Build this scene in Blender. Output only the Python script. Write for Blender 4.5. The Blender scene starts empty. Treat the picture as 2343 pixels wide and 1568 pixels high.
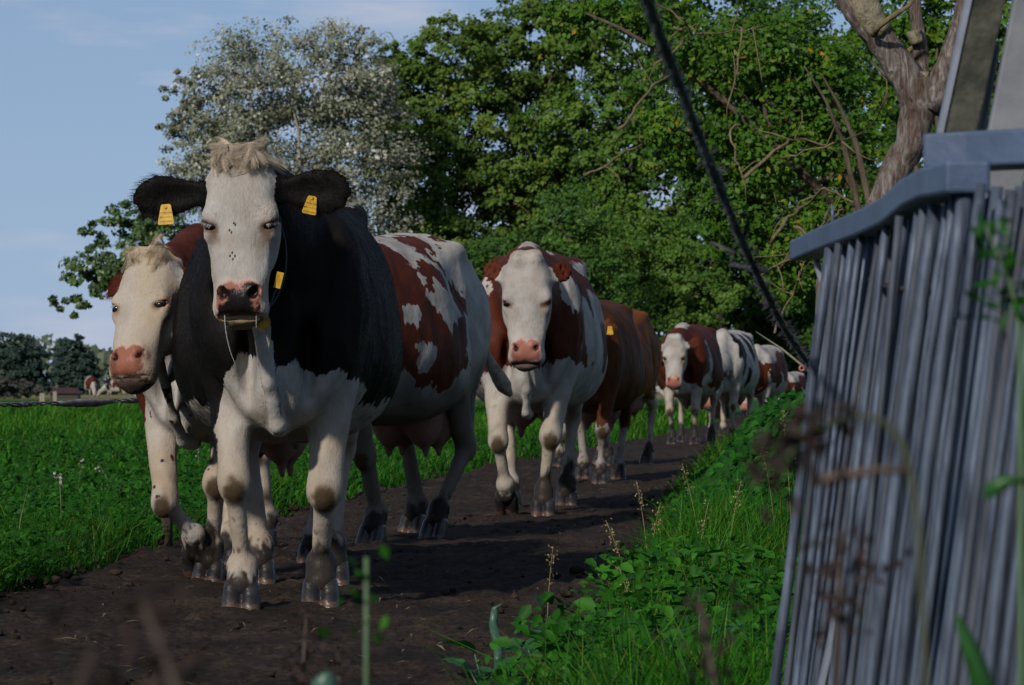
import bpy, math, random
import numpy as np
from mathutils import Matrix, Vector, Euler

# ------------------------------------------------------------------ scene, camera, light
SC = bpy.context.scene
COL = SC.collection
random.seed(7)
RNG = np.random.default_rng(11)
R = math.radians

FPX, CU, CV, HV, CAMH = 7400.0, 1171.0, 784.0, 893.0, 0.73
cam_d = bpy.data.cameras.new('camera')
cam = bpy.data.objects.new('camera', cam_d)
COL.objects.link(cam)
cam.location = (0, 0, CAMH)
cam.rotation_euler = (R(90) + math.atan((HV - CV) / FPX), 0, 0)
cam_d.sensor_width = 36.0
cam_d.lens = 36.0 * FPX / 2342.0
cam_d.clip_start, cam_d.clip_end = 0.05, 3000
cam_d.dof.use_dof = True
cam_d.dof.focus_distance = 10.5
cam_d.dof.aperture_fstop = 17.0
SC.camera = cam

def at(u, v, d):
    """the point that stands d metres ahead on the line of sight through (u, v)"""
    return Vector(((u - CU) / FPX * d, d, CAMH + (HV - v) / FPX * d))

SUN_EL, SUN_AZ = R(31), R(209)          # azimuth clockwise from +Y
world = bpy.data.worlds.new('World')
SC.world = world
world.use_nodes = True
wn, wl = world.node_tree.nodes, world.node_tree.links
wn.clear()
w_out = wn.new('ShaderNodeOutputWorld')
w_bg = wn.new('ShaderNodeBackground')
w_sky = wn.new('ShaderNodeTexSky')
w_sky.sky_type = 'NISHITA'
w_sky.sun_disc = False
w_sky.sun_elevation, w_sky.sun_rotation = SUN_EL, SUN_AZ
w_sky.air_density, w_sky.dust_density, w_sky.ozone_density = 1.0, 0.35, 4.0
w_bg.inputs['Strength'].default_value = 0.05
# thin cloud low in the sky: noise over the view direction stretched along the horizon
w_tc = wn.new('ShaderNodeTexCoord')
w_map = wn.new('ShaderNodeMapping')
w_map.inputs['Scale'].default_value = (5.0, 5.0, 26.0)
w_map.inputs['Location'].default_value = (0.3, 0.2, 0.35)
w_noise = wn.new('ShaderNodeTexNoise')
w_noise.inputs['Scale'].default_value = 2.2
w_noise.inputs['Detail'].default_value = 5
w_ramp = wn.new('ShaderNodeValToRGB')
w_ramp.color_ramp.elements[0].position, w_ramp.color_ramp.elements[1].position = 0.50, 0.70
w_ramp.color_ramp.elements[0].color = (0, 0, 0, 1)
w_ramp.color_ramp.elements[1].color = (0.75, 0.75, 0.75, 1)
w_mix = wn.new('ShaderNodeMixRGB')
w_mix.inputs['Color2'].default_value = (6.9, 9.9, 15.4, 1)
wl.new(w_tc.outputs['Generated'], w_map.inputs['Vector'])
wl.new(w_map.outputs['Vector'], w_noise.inputs['Vector'])
wl.new(w_noise.outputs['Fac'], w_ramp.inputs['Fac'])
w_sep = wn.new('ShaderNodeSeparateXYZ')
w_veil = wn.new('ShaderNodeMapRange')
w_veil.inputs['From Min'].default_value, w_veil.inputs['From Max'].default_value = 0.0, 0.30
w_veil.inputs['To Min'].default_value, w_veil.inputs['To Max'].default_value = 0.72, 0.22
w_add = wn.new('ShaderNodeMath'); w_add.operation = 'MULTIPLY_ADD'; w_add.inputs[0].default_value = 0.0
wl.new(w_tc.outputs['Generated'], w_sep.inputs[0])
wl.new(w_sep.outputs['Z'], w_veil.inputs['Value'])
wl.new(w_veil.outputs['Result'], w_add.inputs[2])
wl.new(w_add.outputs[0], w_mix.inputs['Fac'])
wl.new(w_sky.outputs['Color'], w_mix.inputs['Color1'])
w_cl = wn.new('ShaderNodeMixRGB')
w_cl.inputs['Color2'].default_value = (10.5, 10.8, 13.0, 1)
wl.new(w_mix.outputs['Color'], w_cl.inputs['Color1']); wl.new(w_ramp.outputs['Color'], w_cl.inputs['Fac'])
wl.new(w_cl.outputs['Color'], w_bg.inputs['Color'])
wl.new(w_bg.outputs['Background'], w_out.inputs['Surface'])

sun_d = bpy.data.lights.new('sun', 'SUN')
sun = bpy.data.objects.new('sun', sun_d)
COL.objects.link(sun)
sun_dir = Vector((math.sin(SUN_AZ) * math.cos(SUN_EL), math.cos(SUN_AZ) * math.cos(SUN_EL), math.sin(SUN_EL)))
sun.rotation_euler = sun_dir.to_track_quat('Z', 'Y').to_euler()
sun_d.energy = 4.3
sun_d.angle = R(3.0)
sun_d.color = (1.0, 0.91, 0.80)

SC.view_settings.view_transform = 'Standard'
SC.view_settings.look = 'None'
SC.view_settings.gamma = 1.0
SC.view_settings.use_curve_mapping = False
SC.view_settings.exposure = 0.0
SC.cycles.max_bounces = 6
SC.cycles.diffuse_bounces = 3
SC.cycles.transparent_max_bounces = 8
SC.cycles.use_denoising = True

# ------------------------------------------------------------------ helpers
def tag(o, label=None, cat=None, group=None, kind=None):
    if label: o['label'] = label
    if cat: o['category'] = cat
    if group: o['group'] = group
    if kind: o['kind'] = kind
    return o

def empty(name, loc=(0, 0, 0), rz=0.0, parent=None):
    o = bpy.data.objects.new(name, None)
    COL.objects.link(o)
    o.location = loc
    o.rotation_euler = (0, 0, rz)
    o.empty_display_size = 0.2
    if parent: o.parent = parent
    return o

def link(name, me, m=None, parent=None, smooth=True):
    o = bpy.data.objects.new(name, me)
    COL.objects.link(o)
    if m is not None and not me.materials: me.materials.append(m)
    if parent: o.parent = parent
    return o

def mesh_np(name, V, F, smooth=True, attrs=None):
    """a mesh from arrays; F is (n,3) or (n,4); attrs: name -> (domain, type, array)"""
    me = bpy.data.meshes.new(name)
    V = np.ascontiguousarray(V, dtype=np.float32)
    F = np.ascontiguousarray(F, dtype=np.int32)
    n, k = F.shape
    me.vertices.add(len(V)); me.vertices.foreach_set('co', V.ravel())
    me.loops.add(n * k); me.loops.foreach_set('vertex_index', F.ravel())
    me.polygons.add(n)
    me.polygons.foreach_set('loop_start', np.arange(n, dtype=np.int32) * k)
    me.polygons.foreach_set('use_smooth', np.full(n, smooth, dtype=bool))
    for an, (dom, typ, arr) in (attrs or {}).items():
        a = me.attributes.new(an, typ, dom)
        key = 'color' if 'COLOR' in typ else ('vector' if typ == 'FLOAT_VECTOR' else 'value')
        a.data.foreach_set(key, np.ascontiguousarray(arr, dtype=np.float32).ravel())
    me.update(calc_edges=True)
    return me

class MB:
    """collects loose pieces into one mesh"""
    def __init__(s): s.v, s.f, s.n = [], [], 0
    def add(s, V, F):
        V = np.asarray(V, float); s.v.append(V)
        for f in F: s.f.append(tuple(i + s.n for i in f))
        s.n += len(V)
    def box(s, c, size, M=None, taper=1.0):
        x, y, z = [a / 2 for a in size]
        V = np.array([(-x, -y, -z), (x, -y, -z), (x, y, -z), (-x, y, -z), (-x * taper, -y * taper, z), (x * taper, -y * taper, z), (x * taper, y * taper, z), (-x * taper, y * taper, z)])
        if M is not None: V = V @ np.array(M.to_3x3()).T
        s.add(V + np.array(c), [(3, 2, 1, 0), (4, 5, 6, 7), (0, 1, 5, 4), (1, 2, 6, 5), (2, 3, 7, 6), (3, 0, 4, 7)])
    def tube(s, pts, rad, n=8, cap=True, jit=0.0, seed=0):
        pts = np.asarray(pts, float); m = len(pts)
        rad = np.broadcast_to(np.asarray(rad, float), (m,))
        tan = np.gradient(pts, axis=0); tan /= np.linalg.norm(tan, axis=1)[:, None] + 1e-9
        ref = np.array([0, 0, 1.0]) if abs(tan[0][2]) < .9 else np.array([1.0, 0, 0])
        V = []; a = np.linspace(0, 2 * np.pi, n, endpoint=False)
        rg = np.random.default_rng(seed)
        nx = np.cross(ref, tan[0]); nx /= np.linalg.norm(nx)
        for i in range(m):
            nx = nx - tan[i] * np.dot(nx, tan[i]); nx /= np.linalg.norm(nx) + 1e-9
            ny = np.cross(tan[i], nx)
            rr = rad[i] * (1 + jit * rg.normal(size=n))
            V.append(pts[i] + np.outer(np.cos(a) * rr, nx) + np.outer(np.sin(a) * rr, ny))
        F = [(i * n + j, i * n + (j + 1) % n, (i + 1) * n + (j + 1) % n, (i + 1) * n + j) for i in range(m - 1) for j in range(n)]
        if cap: F += [tuple(range(n - 1, -1, -1)), tuple((m - 1) * n + j for j in range(n))]
        s.add(np.concatenate(V), F)
    def mesh(s, name, smooth=True):
        me = bpy.data.meshes.new(name)
        me.from_pydata(np.concatenate(s.v).tolist(), [], s.f)
        me.polygons.foreach_set('use_smooth', [smooth] * len(me.polygons))
        me.update(); return me
    def build(s, name, m, parent=None, smooth=True):
        return link(name, s.mesh(name, smooth), m, parent)

# numpy value noise
def _hash(ix, iy, iz, seed):
    h = (ix.astype(np.int64) * 73856093) ^ (iy.astype(np.int64) * 19349663) ^ (iz.astype(np.int64) * 83492791) ^ (seed * 2654435761 & 0x7fffffff)
    h = (h ^ (h >> 13)) * 1274126177 & 0x7fffffff
    h = h ^ (h >> 16)
    return (h & 0xffff).astype(np.float32) / 65535.0

def vnoise(P, scale=1.0, seed=0):
    P = np.asarray(P, np.float32) * scale
    i = np.floor(P).astype(np.int64); f = P - i
    f = f * f * (3 - 2 * f)
    x, y, z = i[..., 0], i[..., 1], i[..., 2]
    fx, fy, fz = f[..., 0], f[..., 1], f[..., 2]
    def h(a, b, c): return _hash(x + a, y + b, z + c, seed)
    c00 = h(0, 0, 0) * (1 - fx) + h(1, 0, 0) * fx; c10 = h(0, 1, 0) * (1 - fx) + h(1, 1, 0) * fx
    c01 = h(0, 0, 1) * (1 - fx) + h(1, 0, 1) * fx; c11 = h(0, 1, 1) * (1 - fx) + h(1, 1, 1) * fx
    c0 = c00 * (1 - fy) + c10 * fy; c1 = c01 * (1 - fy) + c11 * fy
    return (c0 * (1 - fz) + c1 * fz) * 2 - 1

def fbm(P, scale=1.0, oct=3, seed=0, gain=.5):
    t = 0; a = 1.0; s = 0
    for k in range(oct):
        t = t + a * vnoise(P, scale * 2 ** k, seed + k * 17); s += a; a *= gain
    return t / s

def sstep(a, b, x):
    t = np.clip((x - a) / (b - a), 0, 1); return t * t * (3 - 2 * t)

# ------------------------------------------------------------------ materials
def new_mat(name):
    m = bpy.data.materials.new(name); m.use_nodes = True
    nt = m.node_tree; return m, nt.nodes, nt.links, nt.nodes['Principled BSDF']

def N(nodes, typ, **kw):
    n = nodes.new(typ)
    for k, v in kw.items():
        if k in n.inputs: n.inputs[k].default_value = v
        else: setattr(n, k, v)
    return n

def ramp(nodes, stops, interp='LINEAR'):
    r = nodes.new('ShaderNodeValToRGB'); cr = r.color_ramp; cr.interpolation = interp
    while len(cr.elements) < len(stops): cr.elements.new(0.5)
    for e, (p, c) in zip(cr.elements, stops):
        e.position = p; e.color = tuple(c) + (1,) if len(c) == 3 else c
    return r

def simple_mat(name, col, rough=.6, spec=.4, noise=0.0, nscale=20.0, bump=0.0, metal=0.0, col2=None, bscale=None):
    m, n, l, b = new_mat(name)
    b.inputs['Roughness'].default_value = rough
    b.inputs['Specular IOR Level'].default_value = spec
    b.inputs['Metallic'].default_value = metal
    tc = N(n, 'ShaderNodeTexCoord')
    nz = N(n, 'ShaderNodeTexNoise', Scale=nscale, Detail=6)
    l.new(tc.outputs['Object'], nz.inputs['Vector'])
    c2 = col2 or tuple(c * (1 - noise) for c in col)
    r = ramp(n, [(.3, c2), (.7, col)])
    l.new(nz.outputs['Fac'], r.inputs['Fac']); l.new(r.outputs['Color'], b.inputs['Base Color'])
    if bump:
        nz2 = N(n, 'ShaderNodeTexNoise', Scale=bscale or nscale * 2, Detail=5)
        l.new(tc.outputs['Object'], nz2.inputs['Vector'])
        bp = N(n, 'ShaderNodeBump', Strength=bump, Distance=.01)
        l.new(nz2.outputs['Fac'], bp.inputs['Height']); l.new(bp.outputs['Normal'], b.inputs['Normal'])
    return m

def leaf_mat(name, stops, rough=.45, trans=.35, spec=.4):
    """colour per leaf from the 'rnd' attribute; some light passes through"""
    m, n, l, b = new_mat(name)
    at_ = N(n, 'ShaderNodeAttribute', attribute_name='rnd')
    r = ramp(n, stops); l.new(at_.outputs['Fac'], r.inputs['Fac'])
    b.inputs['Roughness'].default_value = rough
    b.inputs['Specular IOR Level'].default_value = spec
    l.new(r.outputs['Color'], b.inputs['Base Color'])
    tr = N(n, 'ShaderNodeBsdfTranslucent'); mx = N(n, 'ShaderNodeMixShader'); mx.inputs[0].default_value = trans
    mul = N(n, 'ShaderNodeMixRGB', blend_type='MULTIPLY'); mul.inputs['Fac'].default_value = 1
    mul.inputs['Color2'].default_value = (1.0, 1.0, .5, 1)
    l.new(r.outputs['Color'], mul.inputs['Color1']); l.new(mul.outputs['Color'], tr.inputs['Color'])
    l.new(b.outputs['BSDF'], mx.inputs[1]); l.new(tr.outputs['BSDF'], mx.inputs[2])
    l.new(mx.outputs['Shader'], n['Material Output'].inputs['Surface'])
    return m
# ------------------------------------------------------------------ implicit surfaces -> one continuous mesh
def smin(a, b, k):
    h = np.clip(0.5 + 0.5 * (b - a) / k, 0, 1)
    return b * (1 - h) + a * h - k * h * (1 - h)

class Field:
    def __init__(s, lo, hi, h):
        s.lo = np.array(lo, np.float32); s.h = h
        s.n = np.ceil((np.array(hi) - s.lo) / h).astype(int) + 1
        s.ax = [s.lo[i] + h * np.arange(s.n[i], dtype=np.float32) for i in range(3)]
        s.f = np.full(tuple(s.n), 1.0, np.float32)
    def sub(s, lo, hi, pad):
        a = np.clip(np.floor((np.array(lo) - pad - s.lo) / s.h).astype(int), 0, s.n)
        b = np.clip(np.ceil((np.array(hi) + pad - s.lo) / s.h).astype(int) + 1, 0, s.n)
        sl = tuple(slice(a[i], b[i]) for i in range(3))
        X, Y, Z = np.meshgrid(*[s.ax[i][sl[i]] for i in range(3)], indexing='ij')
        return sl, X, Y, Z
    def put(s, sl, d, k, cut=False):
        if d.size == 0: return
        cur = s.f[sl]
        s.f[sl] = -smin(-cur, d, k) if cut else smin(cur, d, k)
    def cone(s, a, b, ra, rb, k=.03, flat=None, cut=False):
        """tapered limb from a to b; flat=(axis, factor) squeezes it along an axis"""
        a = np.array(a, np.float32); b = np.array(b, np.float32); rm = max(ra, rb)
        sl, X, Y, Z = s.sub(np.minimum(a, b) - rm, np.maximum(a, b) + rm, k + 2 * s.h)
        ab = b - a; L2 = float(ab @ ab) + 1e-12
        px, py, pz = X - a[0], Y - a[1], Z - a[2]
        t = np.clip((px * ab[0] + py * ab[1] + pz * ab[2]) / L2, 0, 1)
        px -= t * ab[0]; py -= t * ab[1]; pz -= t * ab[2]
        if flat is not None:
            ax, fc = np.array(flat[0], np.float32), flat[1] - 1
            q = (px * ax[0] + py * ax[1] + pz * ax[2]) * fc
            px += q * ax[0]; py += q * ax[1]; pz += q * ax[2]
        d = np.sqrt(px * px + py * py + pz * pz) - (ra + (rb - ra) * t)
        s.put(sl, d, k, cut)
    def chain(s, pts, rads, k=.03, flat=None):
        for i in range(len(pts) - 1): s.cone(pts[i], pts[i + 1], rads[i], rads[i + 1], k, flat)
    def ell(s, c, r, M=None, k=.03, cut=False):
        """ellipsoid; columns of M are its axes"""
        c = np.array(c, np.float32); r = np.array(r, np.float32)
        M = np.eye(3, dtype=np.float32) if M is None else np.array(M, np.float32)
        ext = np.sqrt(((M * r) ** 2).sum(1))
        sl, X, Y, Z = s.sub(c - ext, c + ext, k + 2 * s.h)
        px, py, pz = X - c[0], Y - c[1], Z - c[2]
        k0 = 0; k1 = 0
        for j in range(3):
            q = (px * M[0, j] + py * M[1, j] + pz * M[2, j]) / r[j]
            k0 = k0 + q * q; k1 = k1 + (q / r[j]) ** 2
        k0 = np.sqrt(k0); k1 = np.sqrt(k1) + 1e-9
        s.put(sl, k0 * (k0 - 1) / k1, k, cut)
    def loft(s, o, U, W, Vv, t, hw, vf, vb, n=2.4, k=.03, pear=0.0, bend=None, cut=False):
        """a body lofted along U: half width along W, front and back limits along V per station t"""
        o = np.array(o, np.float32); t = np.array(t, float)
        tt = np.linspace(t[0], t[-1], 240)
        def sm(y):
            y = np.interp(tt, t, y); kk = np.ones(13) / 13
            return np.convolve(np.pad(y, 6, mode='edge'), kk, 'valid')
        HW, VF, VB = sm(hw), sm(vf), sm(vb)
        NN = sm(n) if np.ndim(n) else np.full_like(tt, n)
        pts = []
        for i in (range(0, 240, 12)):
            for sw in (-1, 1):
                for vv in (VF[i], VB[i]):
                    pts.append(o + tt[i] * U + sw * HW[i] * W + vv * Vv)
        pts.append(o + tt[-1] * U); pts = np.array(pts)
        sl, X, Y, Z = s.sub(pts.min(0), pts.max(0), k + 3 * s.h)
        if X.size == 0: return
        px, py, pz = X - o[0], Y - o[1], Z - o[2]
        T = px * U[0] + py * U[1] + pz * U[2]
        w = px * W[0] + py * W[1] + pz * W[2]
        v = px * Vv[0] + py * Vv[1] + pz * Vv[2]
        if bend is not None: w = w - bend(T)
        Tc = np.clip(T, t[0], t[-1])
        a = np.interp(Tc, tt, HW).astype(np.float32); f = np.interp(Tc, tt, VF).astype(np.float32); b = np.interp(Tc, tt, VB).astype(np.float32)
        nn = np.interp(Tc, tt, NN).astype(np.float32) if np.ndim(n) else np.float32(n)
        c = (f + b) / 2; h = np.maximum((f - b) / 2, .004); a = np.maximum(a, .004)
        q = (v - c) / h
        if pear: a = a * (1 - pear * np.clip(q, -1, 1))
        r = (np.abs(w / a) ** nn + np.abs(q) ** nn) ** (1 / nn)
        d = (r - 1) * np.minimum(a, h)
        out = np.maximum(T - t[-1], t[0] - T)
        d = np.where(out > 0, np.sqrt(np.maximum(d, 0) ** 2 + out ** 2), d)
        s.put(sl, d.astype(np.float32), k, cut)
    def mesh(s):
        """surface nets: vertices (n,3) and quads (m,4), facing outward"""
        f = s.f; neg = f < 0
        A = neg[:-1, :-1, :-1].astype(np.int8)
        cnt = np.zeros(A.shape, np.int8)
        for dx in (0, 1):
            for dy in (0, 1):
                for dz in (0, 1):
                    cnt += neg[dx:neg.shape[0] - 1 + dx, dy:neg.shape[1] - 1 + dy, dz:neg.shape[2] - 1 + dz]
        mixed = (cnt > 0) & (cnt < 8)
        idx = np.argwhere(mixed)
        vid = np.full(A.shape, -1, np.int32); vid[mixed] = np.arange(len(idx))
        i, j, k = idx.T
        cs = {}
        for dx in (0, 1):
            for dy in (0, 1):
                for dz in (0, 1): cs[dx, dy, dz] = f[i + dx, j + dy, k + dz]
        acc = np.zeros((len(idx), 3), np.float32); c = np.zeros(len(idx), np.float32)
        E = [((0, p, q), (1, p, q)) for p in (0, 1) for q in (0, 1)] + [((p, 0, q), (p, 1, q)) for p in (0, 1) for q in (0, 1)] + [((p, q, 0), (p, q, 1)) for p in (0, 1) for q in (0, 1)]
        for e0, e1 in E:
            a, b = cs[e0], cs[e1]; m = (a < 0) != (b < 0)
            t = np.where(m, a / np.where(m, a - b, 1), 0)
            for ax in range(3):
                acc[:, ax] += np.where(m, e0[ax] + t * (e1[ax] - e0[ax]), 0)
            c += m
        V = (acc / c[:, None] + idx) * s.h + s.lo
        Q = []
        for ax in range(3):
            o1, o2 = (ax + 1) % 3, (ax + 2) % 3
            sl0 = [slice(1, -1)] * 3; sl0[ax] = slice(0, -1)
            sl1 = list(sl0); sl1[ax] = slice(1, None)
            n0, n1 = neg[tuple(sl0)], neg[tuple(sl1)]
            e = np.argwhere(n0 != n1)
            if not len(e): continue
            inside = n0[tuple(e.T)]
            base = e.copy()
            for q in range(3):
                if q != ax: base[:, q] += 1
            def g(d1, d2):
                b = base.copy(); b[:, o1] -= d1; b[:, o2] -= d2
                return vid[tuple(b.T)]
            q4 = np.stack([g(1, 1), g(0, 1), g(0, 0), g(1, 0)], 1)
            q4[~inside] = q4[~inside][:, ::-1]
            Q.append(q4)
        Q = np.concatenate(Q); Q = Q[(Q >= 0).all(1)]
        return V.astype(np.float32), Q

def vnormals(V, F):
    n = np.zeros_like(V)
    fn = np.cross(V[F[:, 2]] - V[F[:, 0]], V[F[:, 3 % F.shape[1]]] - V[F[:, 1]])
    for c in range(F.shape[1]):
        for ax in range(3): n[:, ax] += np.bincount(F[:, c], fn[:, ax], len(V))
    return n / (np.linalg.norm(n, axis=1)[:, None] + 1e-12), fn

def relax(V, F, it=2, lam=.5):
    """a few rounds of edge averaging to take the grid steps off the surface"""
    e = np.concatenate([F[:, [0, 1]], F[:, [1, 2]], F[:, [2, 3]], F[:, [3, 0]]])
    for r in range(it):
        for l_ in (lam, -lam * 1.03 if it > 2 else lam):
            s = np.zeros_like(V); c = np.bincount(e[:, 0], minlength=len(V)) + np.bincount(e[:, 1], minlength=len(V))
            for ax in range(3):
                s[:, ax] = np.bincount(e[:, 0], V[e[:, 1], ax], len(V)) + np.bincount(e[:, 1], V[e[:, 0], ax], len(V))
            V = V + l_ * (s / np.maximum(c, 1)[:, None] - V)
    return V
# ------------------------------------------------------------------ cows
WHITE = (0.328, 0.315, 0.300)
CREAM = (0.58, 0.49, 0.37)

def fur_material(name, patch, patch2, white=WHITE, white2=(0.215, 0.197, 0.176), freq=1.0):
    m, n, l, b = new_mat(name)
    tc = N(n, 'ShaderNodeTexCoord')
    dk = N(n, 'ShaderNodeAttribute', attribute_name='dark')
    ov = N(n, 'ShaderNodeAttribute', attribute_name='ov')
    nz = N(n, 'ShaderNodeTexNoise', Scale=70 * freq, Detail=4)
    mp = N(n, 'ShaderNodeMapping'); mp.inputs['Scale'].default_value = (1, 1, .45)
    l.new(tc.outputs['Object'], mp.inputs['Vector']); l.new(mp.outputs['Vector'], nz.inputs['Vector'])
    ma = N(n, 'ShaderNodeMath', operation='MULTIPLY_ADD'); ma.inputs[1].default_value = .05; ma.inputs[2].default_value = -.025
    l.new(nz.outputs['Fac'], ma.inputs[0])
    ad = N(n, 'ShaderNodeMath', operation='ADD'); l.new(dk.outputs['Fac'], ad.inputs[0]); l.new(ma.outputs[0], ad.inputs[1])
    mr = N(n, 'ShaderNodeMapRange'); mr.inputs['From Min'].default_value = -.003; mr.inputs['From Max'].default_value = .003
    l.new(ad.outputs[0], mr.inputs['Value'])
    n2 = N(n, 'ShaderNodeTexNoise', Scale=9, Detail=6); l.new(tc.outputs['Object'], n2.inputs['Vector'])
    mp3 = N(n, 'ShaderNodeMapping'); mp3.inputs['Scale'].default_value = (1, 1, .22)
    l.new(tc.outputs['Object'], mp3.inputs['Vector'])
    n3 = N(n, 'ShaderNodeTexNoise', Scale=170, Detail=3); l.new(mp3.outputs['Vector'], n3.inputs['Vector'])
    mx = N(n, 'ShaderNodeMath', operation='MULTIPLY_ADD'); mx.inputs[1].default_value = .45
    l.new(n3.outputs['Fac'], mx.inputs[0]); l.new(n2.outputs['Fac'], mx.inputs[2])
    rw = ramp(n, [(.5, white2), (.85, white)]); l.new(mx.outputs[0], rw.inputs['Fac'])
    rp = ramp(n, [(.5, patch2), (.9, patch)]); l.new(mx.outputs[0], rp.inputs['Fac'])
    c1 = N(n, 'ShaderNodeMixRGB'); l.new(mr.outputs['Result'], c1.inputs['Fac']); l.new(rw.outputs['Color'], c1.inputs['Color1']); l.new(rp.outputs['Color'], c1.inputs['Color2'])
    c2 = N(n, 'ShaderNodeMixRGB'); l.new(ov.outputs['Alpha'], c2.inputs['Fac']); l.new(c1.outputs['Color'], c2.inputs['Color1']); l.new(ov.outputs['Color'], c2.inputs['Color2'])
    l.new(c2.outputs['Color'], b.inputs['Base Color'])
    b.inputs['Roughness'].default_value = .55
    b.inputs['Specular IOR Level'].default_value = .08
    gl = N(n, 'ShaderNodeAttribute', attribute_name='wet')
    rr = N(n, 'ShaderNodeMapRange'); rr.inputs['To Min'].default_value = .6; rr.inputs['To Max'].default_value = .22
    l.new(gl.outputs['Fac'], rr.inputs['Value']); l.new(rr.outputs['Result'], b.inputs['Roughness'])
    bp = N(n, 'ShaderNodeBump', Strength=.35, Distance=.006); l.new(n3.outputs['Fac'], bp.inputs['Height'])
    bp2 = N(n, 'ShaderNodeBump', Strength=.35, Distance=.03); l.new(n2.outputs['Fac'], bp2.inputs['Height'])
    l.new(bp.outputs['Normal'], bp2.inputs['Normal']); l.new(bp2.outputs['Normal'], b.inputs['Normal'])
    return m

def hair_material(name):
    m, n, l, b = new_mat(name)
    a = N(n, 'ShaderNodeAttribute', attribute_name='hcol')
    l.new(a.outputs['Color'], b.inputs['Base Color'])
    b.inputs['Roughness'].default_value = .65
    b.inputs['Specular IOR Level'].default_value = .04
    return m

MAT = {}
BLACKP, BLACKP2 = (0.0062, 0.0052, 0.0052), (0.004, 0.0035, 0.0035)
REDP, REDP2 = (0.068, 0.0155, 0.0065), (0.040, 0.009, 0.004)
MAT['black'] = fur_material('black_and_white_hide', BLACKP, BLACKP2)
MAT['red'] = fur_material('red_and_white_hide', REDP, REDP2)
MAT['brown'] = fur_material('brown_hide', (0.075, 0.024, 0.007), (0.038, 0.012, 0.0045))
MAT['orange'] = fur_material('orange_hide', (0.15, 0.050, 0.011), (0.095, 0.029, 0.0075))
MAT['hair'] = hair_material('cow_hair')
def hoof_mat():
    m, n, l, b = new_mat('hoof_horn')
    tc = N(n, 'ShaderNodeTexCoord'); sp = N(n, 'ShaderNodeSeparateXYZ'); l.new(tc.outputs['Object'], sp.inputs[0])
    nz = N(n, 'ShaderNodeTexNoise', Scale=26, Detail=5); l.new(tc.outputs['Object'], nz.inputs['Vector'])
    r = ramp(n, [(.35, (.008, .0075, .009)), (.7, (.024, .020, .019))]); l.new(nz.outputs['Fac'], r.inputs['Fac'])
    ma = N(n, 'ShaderNodeMath', operation='MULTIPLY_ADD'); ma.inputs[1].default_value = -.10; l.new(nz.outputs['Fac'], ma.inputs[0]); l.new(sp.outputs['Z'], ma.inputs[2])
    mr = N(n, 'ShaderNodeMapRange'); mr.inputs['From Min'].default_value = -.026; mr.inputs['From Max'].default_value = -.034; l.new(ma.outputs[0], mr.inputs['Value'])
    mx = N(n, 'ShaderNodeMixRGB'); mx.inputs['Color2'].default_value = (.060, .034, .022, 1); l.new(mr.outputs['Result'], mx.inputs['Fac']); l.new(r.outputs['Color'], mx.inputs['Color1'])
    l.new(mx.outputs['Color'], b.inputs['Base Color']); b.inputs['Roughness'].default_value = .34; b.inputs['Specular IOR Level'].default_value = .5
    bp = N(n, 'ShaderNodeBump', Strength=.5, Distance=.01); l.new(nz.outputs['Fac'], bp.inputs['Height']); l.new(bp.outputs['Normal'], b.inputs['Normal'])
    return m
MAT['hoof'] = hoof_mat()
MAT['eye'] = simple_mat('cow_eye', (0.006, 0.004, 0.003), rough=.09, spec=.45)
MAT['udder'] = simple_mat('udder_skin', (0.22, 0.115, 0.09), rough=.55, spec=.2, nscale=7, col2=(0.12, 0.065, 0.052), bump=.25, bscale=40)
MAT['tag'] = simple_mat('yellow_plastic', (0.50, 0.30, 0.008), rough=.5, spec=.3, nscale=40, col2=(0.26, 0.14, 0.006))
MAT['ink'] = simple_mat('black_ink', (0.02, 0.018, 0.012), rough=.6)
MAT['strap'] = simple_mat('black_strap', (0.015, 0.017, 0.022), rough=.6)

def hoof_mesh():
    F = Field((-.10, -.085, -.005), (.10, .085, .16), .006)
    for s in (-1, 1):
        G = Field((-.10, -.085, -.005), (.10, .085, .16), .006)
        G.loft((0, 0, 0), np.array([0, 0, 1.]), np.array([0, 1., 0]), np.array([1., 0, 0]),
               [-.02, 0, .03, .06, .085, .1], [.036, .0355, .034, .031, .029, .018],
               [.090, .086, .068, .048, .032, .012], [-.055, -.055, -.052, -.047, -.043, -.02], n=2.5, k=.004)
        V0 = s * .030
        # shift the claw sideways by resampling
        sh = int(round(V0 / .006)); G.f = np.roll(G.f, sh, axis=1)
        F.f = np.minimum(F.f, G.f)
    for s in (-1, 1): F.ell((-.055, s * .035, .125), (.022, .018, .025), k=.01)
    V, Q = F.mesh(); V = relax(V, Q, 2, .4)
    V[:, 1] += .004 * V[:, 0] / .08 * np.sign(V[:, 1])
    return mesh_np('hoof', V, Q)
HOOF = hoof_mesh(); HOOF.materials.append(MAT['hoof'])

def eye_mesh():
    import bmesh
    bm = bmesh.new(); bmesh.ops.create_uvsphere(bm, u_segments=20, v_segments=14, radius=1.0)
    me = bpy.data.meshes.new('eye'); bm.to_mesh(me); bm.free()
    me.polygons.foreach_set('use_smooth', [True] * len(me.polygons)); me.materials.append(MAT['eye'])
    return me
EYE = eye_mesh()

def rotz(a): return np.array([[math.cos(a), -math.sin(a), 0], [math.sin(a), math.cos(a), 0], [0, 0, 1.]])
def unit(v): v = np.asarray(v, float); return v / np.linalg.norm(v)

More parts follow.
